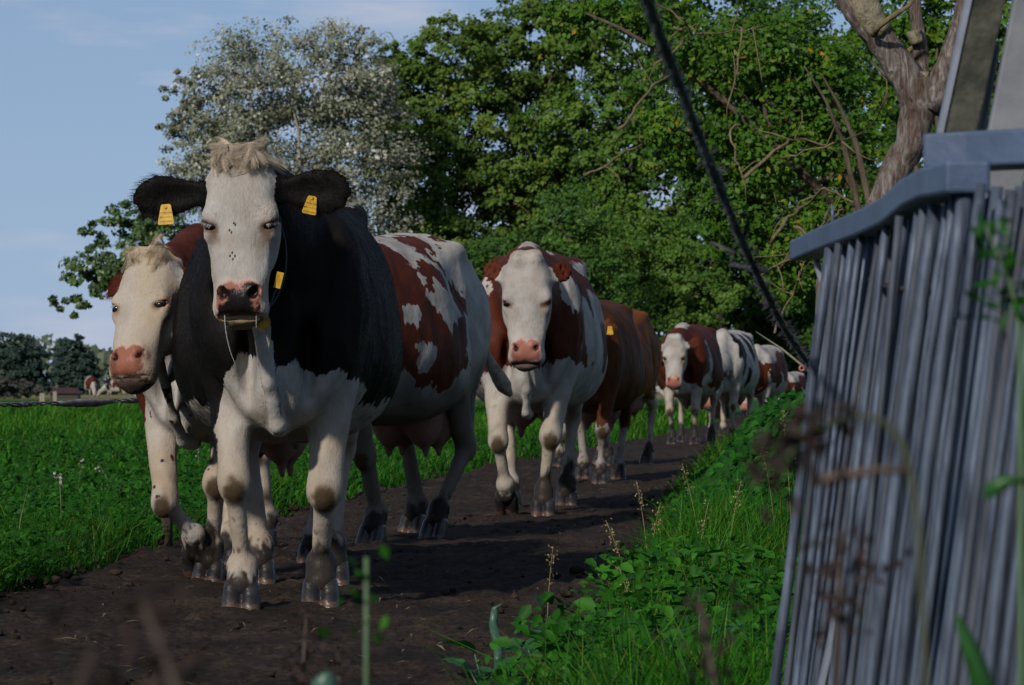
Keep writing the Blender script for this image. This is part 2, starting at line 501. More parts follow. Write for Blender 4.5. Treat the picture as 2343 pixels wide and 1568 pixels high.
def ik(a, b, l1, l2, bend):
    """the middle joint between a and b, pushed towards bend"""
    a, b = np.array(a, float), np.array(b, float); d = b - a; L = np.linalg.norm(d)
    if L >= l1 + l2: return a + d * l1 / (l1 + l2)
    x = (l1 * l1 - l2 * l2 + L * L) / (2 * L); h = math.sqrt(max(l1 * l1 - x * x, 0))
    u = d / L; bv = np.array(bend, float); bv -= u * (bv @ u); bv = unit(bv)
    return a + u * x + bv * h

class Frame:
    """the head's own axes: U down the face, W to the animal's left, V out of the forehead"""
    def __init__(s, poll, pitch, yaw, roll, scale):
        Rz = rotz(yaw)
        s.o = np.array(poll, float); s.s = scale
        U = np.array([math.sin(pitch), 0, -math.cos(pitch)]); V = np.array([math.cos(pitch), 0, math.sin(pitch)]); W = np.array([0, 1., 0])
        c, sn = math.cos(roll), math.sin(roll)
        U, W = U * c + W * sn, W * c - U * sn
        s.U, s.V, s.W = Rz @ U, Rz @ V, Rz @ W
    def p(s, t, w, v): return s.o + s.s * (t * s.U + w * s.W + v * s.V)
    def inv(s, P):
        q = (P - s.o) / s.s
        return q @ s.U, q @ s.W, q @ s.V
    def M(s): return np.stack([s.U, s.W, s.V], 1)

def ear_frame(H, side, e):  # e = (out, drop, forward, twist)
    """base point and axes (out along the ear, across it, out of its opening) of one ear"""
    out, drop, fwd, twist = e
    b = H.p(.090, side * .098, -.085)
    E = unit(side * out * H.W + drop * H.U + fwd * H.V)
    Nn = H.V + twist * H.U
    Nn = unit(Nn - E * (Nn @ E)); A = np.cross(Nn, E)
    return b, E, A, Nn

def cow_field(c, h):
    F = Field((-1.95, -.62, .04), (1.25, .62, 1.80), h)
    X, Y, Z = np.eye(3)
    # trunk
    x = np.array([.26, .18, .06, -.1, -.3, -.5, -.75, -1.0, -1.2, -1.4, -1.55, -1.67])
    wf = c.get('wide', 1.0)
    hw = np.array([.05, .13, .20, .25, .31, .36, .395, .375, .335, .28, .205, .05]) * wf
    top = np.array([1.02, 1.18, 1.34, 1.43, 1.43, 1.425, 1.43, 1.455, 1.47, 1.45, 1.39, 1.25])
    bot = np.array([.88, .68, .62, .61, .59, .56, .54, .56, .64, .78, .90, 1.05])
    bend = c.get('bend')
    F.loft((0, 0, 0), -X, Y, Z, -x, hw, top, bot, n=[2.2, 2.2, 2.2, 2.2, 2.25, 2.3, 2.45, 2.7, 2.8, 2.6, 2.3, 2.2], k=.05, pear=.15, bend=bend)
    def B(p):
        p = np.array(p, float)
        if bend is not None: p[1] += bend(-p[0])
        return p
    for s in (-1, 1):
        F.ell(B((-.03, s * .19, 1.02)), (.19, .10, .30), k=.08)
        F.ell(B((.13, s * .155, .90)), (.09, .08, .12), k=.07)
        F.ell(B((-1.14, s * .225, 1.375)), (.10, .05, .045), k=.06)
        F.ell(B((-1.60, s * .10, 1.28)), (.07, .05, .06), k=.06)
        F.ell(B((-1.36, s * .185, 1.02)), (.21, .11, .33), k=.08)
    F.ell(B((.10, 0, .76)), (.17, .15, .15), k=.09)
    F.ell(B((-1.61, 0, 1.29)), (.06, .05, .06), k=.07)
    for s in (-1, 1):     # hollows of flank and rump, folds beside the brisket
        F.ell(B((-.95, s * .39, 1.24)), (.13, .085, .12), k=.09, cut=True)
        F.ell(B((-1.40, s * .275, 1.30)), (.14, .07, .09), k=.08, cut=True)
        F.ell(B((-1.10, s * .40, .93)), (.045, .10, .20), k=.08, cut=True)
        F.ell(B((.21, s * .10, .82)), (.07, .028, .14), k=.05, cut=True)
    # neck
    H = c['H']
    hb = H.p(.10, 0, -.17)
    n0, n1 = B((-.05, 0, 1.16)), None
    n1 = n0 * .5 + hb * .5 + np.array([0, 0, -.01])
    side = unit(np.cross(Z, hb - n0))
    F.cone(n0, n1, .27, .20, k=.09, flat=(side, 1.45))
    F.cone(n1, hb, .20, .125, k=.08, flat=(side, 1.25))
    F.cone(B((0, 0, 1.36)), H.p(.03, 0, -.14), .09, .075, k=.09, flat=(side, 1.3))
    # dewlap: a thin hanging fold from the throat to the brisket
    thr = H.p(.31, 0, -.205)
    bx = c.get('dewlap', .60); dy = c.get('dew_y', 0); de = c.get('dew_out', 0.0)
    br = B((.20, dy, bx + .02))
    pts = [thr, thr * .62 + br * .38 + [.015 + de, 0, 0], thr * .28 + br * .72 + [.045 + de, 0, 0], br + [.035, 0, .01], B((.06, 0, bx + .02))]
    F.chain(pts, [.03, .022, .021, .024, .035], k=.022)
    for q in pts[1:4]: F.cone(q, q * .3 + (n0 + np.array([.05, 0, -.1])) * .7, .016, .09, k=.03, flat=(Y, 2.0))
    # legs
    J = c['J']
    for nm in ('FL', 'FR', 'HL', 'HR'):
        s = 1 if nm[1] == 'L' else -1
        j = J[nm]
        if nm[0] == 'F':
            F.cone(B((.02, s * .19, 1.0)), j['a'], .13, .088, k=.06, flat=(Y, 1.25))
            F.cone(j['a'], j['k'], .080, .052, k=.05)
            F.ell(j['k'] + [.004, 0, 0], (.047, .049, .070), k=.04)
            F.cone(j['k'] + [-.004, 0, 0], j['f'], .040, .034, k=.02, flat=(Y, 1.06))
        else:
            F.cone(B((-1.30, s * .19, 1.0)), j['a'], .17, .115, k=.07, flat=(Y, 1.4))
            F.cone(j['a'], j['k'], .110, .052, k=.06, flat=(Y, 1.2))
            F.cone(B((-1.55, s * .13, 1.12)), j['k'] + [-.02, 0, .02], .085, .032, k=.07, flat=(Y, 1.3))
            F.ell(j['k'] + [-.004, 0, 0], (.056, .044, .07), k=.03)
            F.cone(j['k'], j['f'], .042, .036, k=.02, flat=(Y, 1.1))
        F.ell(j['f'], (.050, .053, .046), k=.02)
        F.cone(j['f'], j['c'], .047, .056, k=.02)
    # head, blended in finer
    s = H.s
    G = Field(F.lo, F.lo + h * (F.n - 1), h); G.n = F.n; G.ax = F.ax; G.f = np.full(tuple(F.n), 1.0, np.float32)
    t = np.array([-.03, 0, .04, .10, .16, .22, .28, .34, .40, .45, .49, .52, .545]) * s
    hwd = np.array([.04, .092, .112, .122, .124, .119, .107, .096, .089, .088, .083, .068, .02]) * s
    vf = np.array([-.10, -.03, -.004, .006, .008, .002, -.003, -.003, -.004, -.009, -.024, -.05, -.09]) * s
    vb = np.array([-.14, -.17, -.20, -.235, -.25, -.25, -.225, -.19, -.165, -.152, -.145, -.14, -.12]) * s
    nn = [2.4, 2.5, 2.7, 2.8, 2.7, 2.5, 2.4, 2.4, 2.5, 2.6, 2.5, 2.3, 2.2]
    G.loft(H.o, H.U, H.W, H.V, t, hwd, vf, vb, n=nn, k=.01 * s)
    M = H.M()
    G.ell(H.p(-.005, .035 * s, -.055), np.array((.058, .052, .070)) * s, M, k=.03 * s)
    G.ell(H.p(-.002, -.035 * s, -.055), np.array((.056, .052, .070)) * s, M, k=.03 * s)
    for sd in (-1, 1):
        G.ell(H.p(.192, sd * .094, -.036), np.array((.042, .032, .040)) * s, M, k=.03 * s)     # brow
        G.ell(H.p(.245, sd * .098, -.046), np.array((.022, .022, .026)) * s, M, k=.02 * s)    # lower lid
        G.ell(H.p(.25, sd * .062, -.165), np.array((.10, .050, .085)) * s, M, k=.04 * s)        # cheek
        G.cone(H.p(.25, sd * .092, -.07), H.p(.37, sd * .070, -.055), .020 * s, .016 * s, k=.03 * s)
        G.cone(H.p(.262, sd * .070, .006), H.p(.385, sd * .060, .006), .011 * s, .008 * s, k=.022 * s, cut=True)   # furrow beside the nose bone
        G.ell(H.p(.30, sd * .112, -.085), np.array((.05, .018, .022)) * s, M, k=.03 * s, cut=True)
        G.ell(H.p(.437, sd * .048, -.014), np.array((.034, .030, .026)) * s, M, k=.02 * s)     # nostril wing
        G.ell(H.p(.485, sd * .055, -.065), np.array((.034, .032, .05)) * s, M, k=.03 * s)      # lip
    G.ell(H.p(.455, 0, -.03), np.array((.045, .052, .032)) * s, M, k=.02 * s)
    G.ell(H.p(.520, 0, -.080), np.array((.026, .055, .05)) * s, M, k=.012 * s)                  # chin
    if h < .016:
        G.ell(H.p(.512, 0, -.035), np.array((.0065, .085, .06)) * s, M, k=.006 * s, cut=True)   # mouth line
    for sd in (-1, 1):
        ax1 = unit(H.U * .75 + sd * H.W * -.66); ax3 = H.V; ax2 = np.cross(ax3, ax1)
        Mn = np.stack([ax1, ax2, ax3], 1)
        G.ell(H.p(.441, sd * .051, .010), np.array((.027, .0140, .036)) * s, Mn, k=.008 * s, cut=True)
        ec, eo = c['eyes'][sd]; S_, L_ = eye_axes(H, sd, eo, c)
        Me = np.stack([S_, L_, eo], 1)
        G.ell(ec + eo * .010 * s, np.array((c['lid'], .026, .026)) * s, Me, k=.006 * s, cut=True)
    # ears
    for sd in (-1, 1):
        b, E, A, Nn = ear_frame(H, sd, c['ear'][sd]); el = c.get('ear_len', 1.0)
        G.loft(b, E, A, Nn, np.array([-.04, 0, .05, .10, .15, .19, .21]) * s * el, np.array([.026, .030, .040, .062, .068, .048, .01]) * s * (.4 + .6 * el),
               np.array([.024, .023, .018, .012, .009, .006, .003]) * s, np.array([-.024, -.023, -.018, -.012, -.009, -.006, -.003]) * s, n=2.2, k=.025 * s)
        G.ell(b + E * .105 * s * el + Nn * .024 * s, np.array((.075 * el, .040, .022)) * s, np.stack([E, A, Nn], 1), k=.012 * s, cut=True)
    F.f = smin(F.f, G.f, .035)
    return F

def eye_axes(H, sd, eo, c):
    """short and long axis of the eye slit; the inner corner sits lower"""
    ph = R(c.get('slant', 22))
    w_ = unit(-sd * H.W - eo * ((-sd * H.W) @ eo)); u_ = unit(H.U - eo * (H.U @ eo))
    L_ = unit(w_ * math.cos(ph) + u_ * math.sin(ph)); S_ = unit(np.cross(eo, L_))
    return (S_ if S_ @ H.U > 0 else -S_), L_

def solve_pose(c):
    H = c['H'] = Frame(c['poll'], R(c.get('pitch', 12)), R(c.get('yaw', 0)), R(c.get('roll', 0)), c.get('hs', 1.0))
    c['eyes'] = {}
    for sd in (-1, 1):
        eo = unit(sd * H.W * .70 + H.V * .70 + H.U * .04)
        c['eyes'][sd] = (H.p(.216, sd * .092, -.034), eo)
    c.setdefault('lid', .010)
    c.setdefault('ear', {1: (1, .05, .12, .2), -1: (1, .05, .12, .2)})
    legs = c.get('legs', {})
    base = {'FL': (.03, .15, 0), 'FR': (-.1, -.15, 0), 'HL': (-1.4, .16, 0), 'HR': (-1.3, -.16, 0)}
    J = c['J'] = {}
    for nm in base:
        L = legs.get(nm, {})
        if isinstance(L, tuple): L = {'foot': L}
        s = 1 if nm[1] == 'L' else -1
        ft = np.array(L.get('foot', base[nm]), float)
        toe = np.array([math.cos(R(L.get('toe', 0))), 0, math.sin(R(L.get('toe', 0)))])      # the way the toe points
        up = np.array([-toe[2], 0, toe[0]])
        cor = ft + up * .085 - toe * .012
        fet = ft + up * .145 - toe * .045
        if nm[0] == 'F':
            a = np.array([-.05, s * .175, .80]); k = ik(a, fet, .42, .29, (1, 0, 0))
        else:
            a = np.array([-1.14, s * .21, .78]); k = ik(a, fet, .44, .40, (-1, 0, 0))
        if 'knee' in L: k = np.array(L['knee'], float)
        J[nm] = dict(a=a, k=k, f=fet, c=cor, foot=ft, toe=L.get('toe', 0))

def make_hair(name, roots, dirs, length, col, parent, rad=.0006, bendv=None, k=4, curl=0.0, mat=None):
    """hair as curves: roots (n,3), unit directions, length per hair, colour per hair"""
    n = len(roots)
    hc = bpy.data.hair_curves.new(name)
    hc.add_curves([k] * n)
    t = np.linspace(0, 1, k)
    P = roots[:, None, :] + dirs[:, None, :] * (length[:, None] * t)[..., None]
    if bendv is not None: P = P + bendv[:, None, :] * (length[:, None] * t ** 2)[..., None]
    hc.attributes['position'].data.foreach_set('vector', P.astype(np.float32).ravel())
    ra = hc.attributes.get('radius') or hc.attributes.new('radius', 'FLOAT', 'POINT')
    rr = np.broadcast_to(np.asarray(rad, float), (n,))[:, None] * (1 - .75 * t)[None, :]
    ra.data.foreach_set('value', rr.astype(np.float32).ravel())
    ca = hc.attributes.new('hcol', 'FLOAT_COLOR', 'CURVE')
    cc = np.concatenate([col, np.ones((n, 1))], 1)
    ca.data.foreach_set('color', cc.astype(np.float32).ravel())
    o = bpy.data.objects.new(name, hc); COL.objects.link(o); o.parent = parent
    hc.materials.append(mat or MAT['hair'])
    return o

def sample_faces(V, F, fn, n, rg, keep):
    a = np.linalg.norm(fn, axis=1) * .5 * keep
    p = np.cumsum(a); fi = np.searchsorted(p, rg.random(n) * p[-1])
    u, v = rg.random(n)[:, None], rg.random(n)[:, None]
    q = V[F[fi]]
    P = (q[:, 0] * (1 - u) + q[:, 1] * u) * (1 - v) + (q[:, 3] * (1 - u) + q[:, 2] * u) * v
    return fi, P

def paint(ov, col, a):
    a = np.clip(a, 0, 1)[:, None]
    al = ov[:, 3:4]; na = a + al * (1 - a)
    ov[:, :3] = np.where(na > 1e-6, (np.array(col) * a + ov[:, :3] * al * (1 - a)) / np.maximum(na, 1e-6), ov[:, :3])
    ov[:, 3:4] = na

def head_paint(c, V, ov, wet, t, w, v):
    """muzzle skin, lips, nostril rims, eye rims and tear stains, all in the head's own axes"""
    hm = (t > -.12) & (t < .60) & (np.abs(w) < .16) & (v > -.30) & (v < .1)
    nz = fbm(np.stack([t, w, v], 1), 38, 3, 5) * .012
    nz2 = fbm(np.stack([t, w, v], 1), 75, 2, 9) * .010
    sk = c.get('skin', (0.25, 0.10, 0.075)); lip = c.get('lip', (0.045, 0.03, 0.025))
    pad = np.minimum.reduce([t - .400 - .012 * np.abs(np.abs(w) - .03) / .03 + nz, .508 - t + nz, .072 + .0 * t - np.abs(w) + nz, v + .075])
    pm = sstep(-.003, .004, pad) * hm
    paint(ov, (0.40, 0.27, 0.20), sstep(-.022, .002, pad) * hm * .55)
    paint(ov, sk, pm); wet[:] = np.maximum(wet, pm * .8)
    if c.get('muzzle_black'):
        mid = np.minimum(.040 + (t - .45) * .35 - np.abs(w) + nz2 * 1.6, t - .428 + nz2 * 1.2)
        tops = .017 - np.hypot(t - .413, np.abs(w) - .056) + nz2
        cs = .014 - np.hypot(t - .421, w - .022) + nz2
        low = .015 - np.hypot(t - .49, np.abs(w) - .062) + nz2 * 1.4
        nos = .020 - np.hypot(t - .437, np.abs(w) - .046) + nz2
        blk = np.maximum.reduce([mid, tops, cs, low, nos])
        paint(ov, (0.010, 0.008, 0.009), sstep(-.001, .003, blk) * pm)
    else:
        paint(ov, tuple(x * .55 for x in sk), sstep(.2, .7, fbm(V, 22, 3, 3)) * pm * .6)
        paint(ov, (0.30, 0.12, 0.08), sstep(.02, -.0, np.abs(w) - .03) * pm * .5)
    nh = np.hypot((t - .441) / 1.6, np.abs(w) - .050) < .0125
    paint(ov, (0.015, 0.008, 0.007), nh * (v < -.004) * hm * .95)
    paint(ov, lip, sstep(.506, .513, t + nz * .4) * sstep(-.13, -.10, v) * hm * (np.abs(w) < .075) * .9)
    for sd in (-1, 1):
        ec, eo = c['eyes'][sd]
        d = (V - ec) / c['H'].s; n_ = d @ eo
        S_, L_ = eye_axes(c['H'], sd, eo, c); u = d @ S_; s_ = np.abs(d @ L_)
        rim = np.hypot(u / .017, s_ / .030) + .25 * fbm(V, 60, 2, 13)
        front = n_ > -.004
        paint(ov, c.get('rim', (0.22, 0.11, 0.085)), sstep(c.get('rimw', 1.35), .8, rim) * front * .9)
        paint(ov, (0.02, 0.012, 0.010), sstep(.9, .55, rim) * front * .9)
        # tear stain running from the inner corner down the face
        iw = sd * w
        ts = sstep(.026, .004, np.abs(iw - (.088 - (t - .22) * .12)) + nz) * sstep(.205, .225, t) * sstep(c.get('tear', .31), .23, t) * (v > -.09)
        paint(ov, (0.10, 0.062, 0.035), ts * 1.25 * hm * (.75 + 25 * nz2))

def fbmP(P, sc, seed, oct=3): return fbm(P, sc, oct, seed)

def blobs(P, L, amp=.05, sc=7.0, seed=0, amp2=.02):
    """signed patch field: >0 inside any of the ellipsoids, with a torn edge"""
    d = np.full(len(P), -1.0)
    for (cx, cy, cz, rx, ry, rz) in L:
        q = np.sqrt(((P[:, 0] - cx) / rx) ** 2 + ((P[:, 1] - cy) / ry) ** 2 + ((P[:, 2] - cz) / rz) ** 2)
        d = np.maximum(d, (1 - q) * min(rx, ry, rz))
    S = P * np.array([1, 1, .55])
    return d + amp * fbm(P, sc, 3, seed) + amp2 * fbm(S, sc * 4.5, 2, seed + 5)

def build_cow(c):
    rg = np.random.default_rng(c.get('seed', 1))
    solve_pose(c); H = c['H']
    h = c.get('h', .012)
    F = cow_field(c, h)
    V, Q = F.mesh(); del F
    V = relax(V, Q, 1, .5)
    # skin folds and small unevenness
    nrm, fn = vnormals(V, Q)
    V = V + nrm * (fbm(V * [1, 1, .7], 6, 2, 3) * .009 + (np.abs(fbm(V * [1.3, 1.3, .45], 9, 2, 5)) - .2) * -.010 * sstep(.3, .6, V[:, 2]) * (np.sqrt(((V - H.p(.22, 0, -.1)) ** 2).sum(1)) > .33) + fbm(V * [.6, 1.5, .6], 26, 2, 8) * .0016)[:, None]
    nrm, fn = vnormals(V, Q)
    root = empty('cow', c['loc'] + (c.get('z', 0.0),), R(c['rz'])); root.scale = (c.get('scale', 1.0),) * 3
    tag(root, c['label'], 'cow', c.get('group', 'cows walking along the mud path'))
    t, w, v = H.inv(V)
    dist_head = np.sqrt(((V - H.p(.22, 0, -.1)) ** 2).sum(1))
    is_head = (t > -.09) & (t < .62) & (np.abs(w) < .165) & (v > -.27 + .12 * np.clip((t - .3) / .2, 0, 1)) & (v < .12) & (dist_head < .45 * H.s)
    is_ear = np.zeros(len(V), bool); ear_l = np.zeros(len(V))
    for sd in (-1, 1):
        b, E, A, Nn = ear_frame(H, sd, c['ear'][sd])
        q = (V - b) / H.s; l_ = q @ E
        m_ = (l_ > .015) & (l_ < .235 * c.get('ear_len', 1.0)) & (np.abs(q @ A) < .085) & (np.abs(q @ Nn) < .05)
        is_ear |= m_; ear_l = np.where(m_, l_, ear_l)
    is_head &= ~is_ear
    ov = np.zeros((len(V), 4)); wet = np.zeros(len(V))
    dark = c['pattern'](V, dict(t=t, w=w, v=v, head=is_head, ear=is_ear, ear_l=ear_l, H=H, c=c))
    # warm tint on legs and lower parts, grime
    J = c['J']
    legm = sstep(.78, .55, V[:, 2]) * (np.abs(V[:, 1]) > .03)
    paint(ov, c.get('legtint', (0.27, 0.205, 0.130)), legm * (dark < 0) * (.45 + .4 * fbm(V, 9, 3, 21)) * (~is_head))
    gr = c.get('grime', .5) + .12
    g = sstep(.05, .6, fbm(V * [1, 1, .6], 14, 4, 31)) * sstep(1.45, .5, V[:, 2]) * (dark < 0) * (~is_head)
    paint(ov, (0.105, 0.085, 0.062), g * gr)
    if c.get('belly'): paint(ov, (0.085, 0.072, 0.058), sstep(.95, .62, V[:, 2] + .15 * fbm(V, 5, 3, 91)) * (V[:, 0] < -.1) * (dark < 0) * c['belly'])
    for nm in ('FL', 'FR', 'HL', 'HR'):
        j = J[nm]
        if nm[0] == 'F':
            kp = j['k'] + np.array([.05, 0, -.03])
            d = np.sqrt((((V - kp) / np.array([.05, .042, .062])) ** 2).sum(1)) + .28 * fbm(V, 45, 2, 41)
            paint(ov, c.get('knee', (0.040, 0.026, 0.012)), sstep(1.2, .6, d) * .95)
        # muddy foot: ragged upper edge
        dd = V - j['foot']; near = (np.abs(dd[:, 1]) < .085) & (np.abs(dd[:, 0]) < .17)
        T = np.array([math.cos(R(j['toe'])), 0, math.sin(R(j['toe']))]); up = np.array([-T[2], 0, T[0]])
        hgt = dd @ up
        e = c.get('mudline', {}).get(nm, .15) + .05 * fbm(V * [1, 1, .25], 55, 2, 51)
        paint(ov, (0.011, 0.009, 0.008), sstep(.015, -.02, hgt - e) * near * .95)
        sp = sstep(.42, .55, fbm(V * [1, 1, .6], 60, 2, 61)) * sstep(.55, .15, hgt) * near
        paint(ov, (0.045, 0.035, 0.028), sp * c.get('splash', .8))
        wet[:] = np.maximum(wet, sstep(.01, -.03, hgt - e) * near * .5)
    paint(ov, (0.235, 0.175, 0.125), is_head * (dark < 0) * np.clip(.10 + .55 * fbm(np.stack([t * .5, w, v], 1), 22, 3, 73), 0, .5))
    if c.get('facetint'): paint(ov, c['facetint'][0], is_head * (dark < 0) * (c['facetint'][1] + .5 * fbm(V, 12, 3, 71)))
    head_paint(c, V, ov, wet, t, w, v)
    if is_ear.any():
        inner = np.zeros(len(V))
        paint(ov, c.get('earin', (0.16, 0.06, 0.035)), inner)
    extra = c.get('extra')
    if extra: extra(V, ov, dark, dict(t=t, w=w, v=v, head=is_head, ear=is_ear))
    me = mesh_np('cow_body', V, Q, True, {'dark': ('POINT', 'FLOAT', dark), 'ov': ('POINT', 'FLOAT_COLOR', ov), 'wet': ('POINT', 'FLOAT', wet)})
    body = link('body', me, MAT[c['mat']], root)
    # hooves
    for nm in ('FL', 'FR', 'HL', 'HR'):
        o = link('hoof', HOOF, None, root); o.location = J[nm]['foot']; o.rotation_euler = (0, -R(J[nm]['toe']), R(c.get('hoof_turn', 0)))
    # eyes
    if c.get('eyeballs', True):
        for sd in (-1, 1):
            ec, eo = c['eyes'][sd]
            o = link('eye', EYE, None, root); o.location = ec - eo * .001 * H.s; o.scale = (.023 * H.s,) * 3
    # udder
    if c.get('udder', True):
        uh = max(h, .014)
        U_ = Field((-1.6, -.3, .3), (-.8, .3, .95), uh); us = c.get('udder_size', 1.0)
        ys = c['bend'](1.18) if c.get('bend') else 0
        for sx, sy in ((-1.11, -.085), (-1.11, .085), (-1.27, -.085), (-1.27, .085)):
            uz = c.get('udder_up', 0)
            U_.ell((sx, sy + ys, .66 - .03 * us + uz), (.14, .10, .17 * us), k=.04)
            U_.cone((sx - .0, sy * 1.1 + ys, .55 - .05 * us + uz), (sx, sy * 1.15 + ys, .49 - .08 * us + uz), .026, .017, k=.02)
        uv, uq = U_.mesh(); uv = relax(uv, uq, 1)
        link('udder', mesh_np('udder', uv, uq), MAT['udder'], root)
    # tail
    tp = c.get('tail', [(-1.64, 0, 1.34), (-1.72, 0, 1.2), (-1.74, 0, .95), (-1.73, 0, .7), (-1.72, 0, .5)])
    mb = MB(); pp = np.array(tp, float)
    ti = np.linspace(0, len(pp) - 1, 22); pi = np.stack([np.interp(ti, range(len(pp)), pp[:, q]) for q in range(3)], 1)
    for _ in range(3): pi[1:-1] = (pi[:-2] + 2 * pi[1:-1] + pi[2:]) / 4
    rd = np.interp(np.linspace(0, 1, 22), [0, .1, .6, .78, .9, 1], [.045, .035, .022, .034, .04, .012])
    mb.tube(pi, rd, 10, jit=.04, seed=3)
    tl = mb.build('tail', c.get('tailmat') or MAT['tail'], root)
    # pale lashes over the eyes
    if c.get('fur') or c.get('lashes'):
        for sd in (-1, 1):
            ec, eo = c['eyes'][sd]; S_, L_ = eye_axes(H, sd, eo, c); k_ = c.get('lashes', 60)
            s_ = rg.uniform(-1, 1, k_)
            P0 = ec + eo * .016 * H.s + np.outer(s_ * .021 * H.s, L_) - np.outer((c['lid'] + .004 - .004 * s_ ** 2) * np.ones(k_), S_)
            D0 = unit(eo) + .15 * rg.normal(size=(k_, 3)) + np.outer(s_ * .5, L_) + .25 * S_
            D0 /= np.linalg.norm(D0, axis=1)[:, None]
            make_hair('eyelashes', P0, D0, .006 + .007 * rg.random(k_), np.array(WHITE) * (.8 + .5 * rg.random((k_, 1))), root, rad=.0004, bendv=.9 * np.tile(S_, (k_, 1)), k=4)
    # hair
    if c.get('fur'):
        fcen = V[Q].mean(1); fnn = fn / (np.linalg.norm(fn, axis=1)[:, None] + 1e-12)
        keep = np.ones(len(Q))
        fd = dark[Q].mean(1); fhead = is_head[Q[:, 0]]; fear = is_ear[Q[:, 0]]
        fwd_ = np.array([1, 0, 0]); face_cam = fnn @ fwd_ > -.55
        keep *= face_cam
        keep *= np.where(fhead, 2.4, 1.0)
        keep *= (wet[Q].mean(1) < .25)
        fi, P = sample_faces(V, Q, fn, c['fur'], rg, keep)
        nn_ = fnn[fi]; hd, er = fhead[fi], fear[fi]
        tt, ww, vv = H.inv(P)
        flow = np.tile(np.array([-.75, 0, -.55]), (len(P), 1))
        lg = P[:, 2] < .62; flow[lg] = (-.1, 0, -1)
        # on the face the coat parts at a whorl between the eyes
        up_ = np.clip((.215 - tt) / .05, -1, 1)
        ff = (-up_)[:, None] * H.U + (ww * np.where(up_ > 0, 3.5, 1.2))[:, None] * H.W + (fbm(P, 14, 2, 77) * .5)[:, None] * H.W
        flow[hd] = ff[hd]
        flow += .10 * rg.normal(size=flow.shape) + .30 * np.stack([fbm(P, 9, 2, 81), fbm(P, 9, 2, 82), fbm(P, 9, 2, 83)], 1)
        tang = flow - nn_ * (flow * nn_).sum(1)[:, None]; tang /= np.linalg.norm(tang, axis=1)[:, None] + 1e-9
        dk_ = dark[Q[fi]].mean(1)
        d = tang * .97 + nn_ * np.where(dk_[:, None] > 0, .10, .15)
        L = np.where(hd, .0048, .0062) * (.6 + .8 * rg.random(len(P)))
        L = np.where(hd & (tt < .20), L * 1.7, L); L = np.where(lg, L * .7, L)
        ridge = np.abs(ww) < .09
        dk = dark[Q[fi]].mean(1) + .012 * fbm(P, 70, 2, 91)
        j = rg.random(len(P))[:, None]
        wc = np.array(WHITE) * (.93 + .16 * j); pc = np.array(c['patchcol']) * (.55 + .6 * j)
        col = np.where(dk[:, None] > 0, pc, wc)
        o4 = ov[Q[fi]].mean(1); col = col * (1 - o4[:, 3:]) + o4[:, :3] * (.88 + .2 * j) * o4[:, 3:]
        make_hair('coat', P, d, L, col, root, rad=c.get('furrad', .00055), bendv=-nn_ * .12, k=3)
        # long hair fringing the ears
        for sd in (-1, 1):
            b, E, A, Nn = ear_frame(H, sd, c['ear'][sd])
            n_ = c.get('earhair', 3500)
            er_i = np.where(is_ear & (((V - H.o) @ H.W) * sd > 0))[0]
            if not len(er_i): continue
            i_ = er_i[rg.integers(0, len(er_i), n_)]
            P2 = V[i_] + rg.normal(size=(n_, 3)) * .003
            q = (P2 - b); ac = (q @ A); al = q @ E
            radial = (ac / .06)[:, None] * A + (np.clip(al - .1 * H.s, -.02, 1) / .09)[:, None] * E
            d2 = radial * 1.0 + nrm[i_] * .35 + E * .35 + .25 * rg.normal(size=(n_, 3))
            d2 /= np.linalg.norm(d2, axis=1)[:, None]
            el = c.get('ear_len', 1.0); edge = np.clip(np.hypot(ac / .06, np.clip(al - .1 * el, 0, 1) / (.1 * el)), .3, 1.2)
            L2 = (.004 + .012 * edge) * (.6 + .8 * rg.random(n_))
            jc = rg.random((n_, 1)); dk2 = dark[i_][:, None]
            col2 = np.where(dk2 > 0, np.array(c['patchcol']) * (.6 + 1.0 * jc), np.array(WHITE) * (.75 + .3 * jc))
            make_hair('ear_hair', P2, d2, L2, col2, root, rad=.0004, bendv=H.U * .25 * np.ones((n_, 1)), k=4)
    if c.get('forelock'):
        n_ = c['forelock']; fs = c.get('forelock_len', .075)
        # locks: guide points over the poll, each with a bundle of hairs that curls forward
        ng = 190; gw = rg.uniform(-.095, .095, ng); gt = rg.uniform(-.085, .045, ng) - .035 * rg.random(ng) ** 2 - .02 * np.abs(gw) / .09
        gi = rg.integers(0, ng, n_)
        ww = gw[gi] + rg.normal(size=n_) * .005; tt = gt[gi] + rg.normal(size=n_) * .005
        cand = is_head & (t < .12) & (t > -.1) & (np.abs(w) < .115) & (v > -.13)
        ci = np.where(cand)[0]; tw = np.stack([t[ci], w[ci]], 1)
        # snap to the nearest head vertex (coarse grid lookup)
        key = {}
        for a_, (x_, y_) in zip(ci, np.round(tw / .006).astype(int)):
            kk = (x_, y_)
            if kk not in key or v[a_] > v[key[kk]]: key[kk] = a_
        ok = []; vi = []
        for q in range(n_):
            kk = (int(round(tt[q] / .006)), int(round(ww[q] / .006)))
            a_ = key.get(kk)
            if a_ is not None: ok.append(q); vi.append(a_)
        ok = np.array(ok); vi = np.array(vi)
        P3 = V[vi]; gl = gi[ok]
        gdir = rg.normal(size=(ng, 3)) * .48
        gs = np.where(gw > c.get('part', .0), 1.0, -1.0)
        fr = sstep(-.085, .03, gt)
        flow = (gs * (.9 - .35 * fr) * (.5 + .6 * rg.random(ng)))[:, None] * H.W + (.15 + .75 * fr)[:, None] * H.U + gdir * .9
        d3 = flow[gl] + rg.normal(size=(len(ok), 3)) * .06
        d3 -= nrm[vi] * (d3 * nrm[vi]).sum(1)[:, None]; d3 /= np.linalg.norm(d3, axis=1)[:, None]
        side3 = np.cross(nrm[vi], d3)
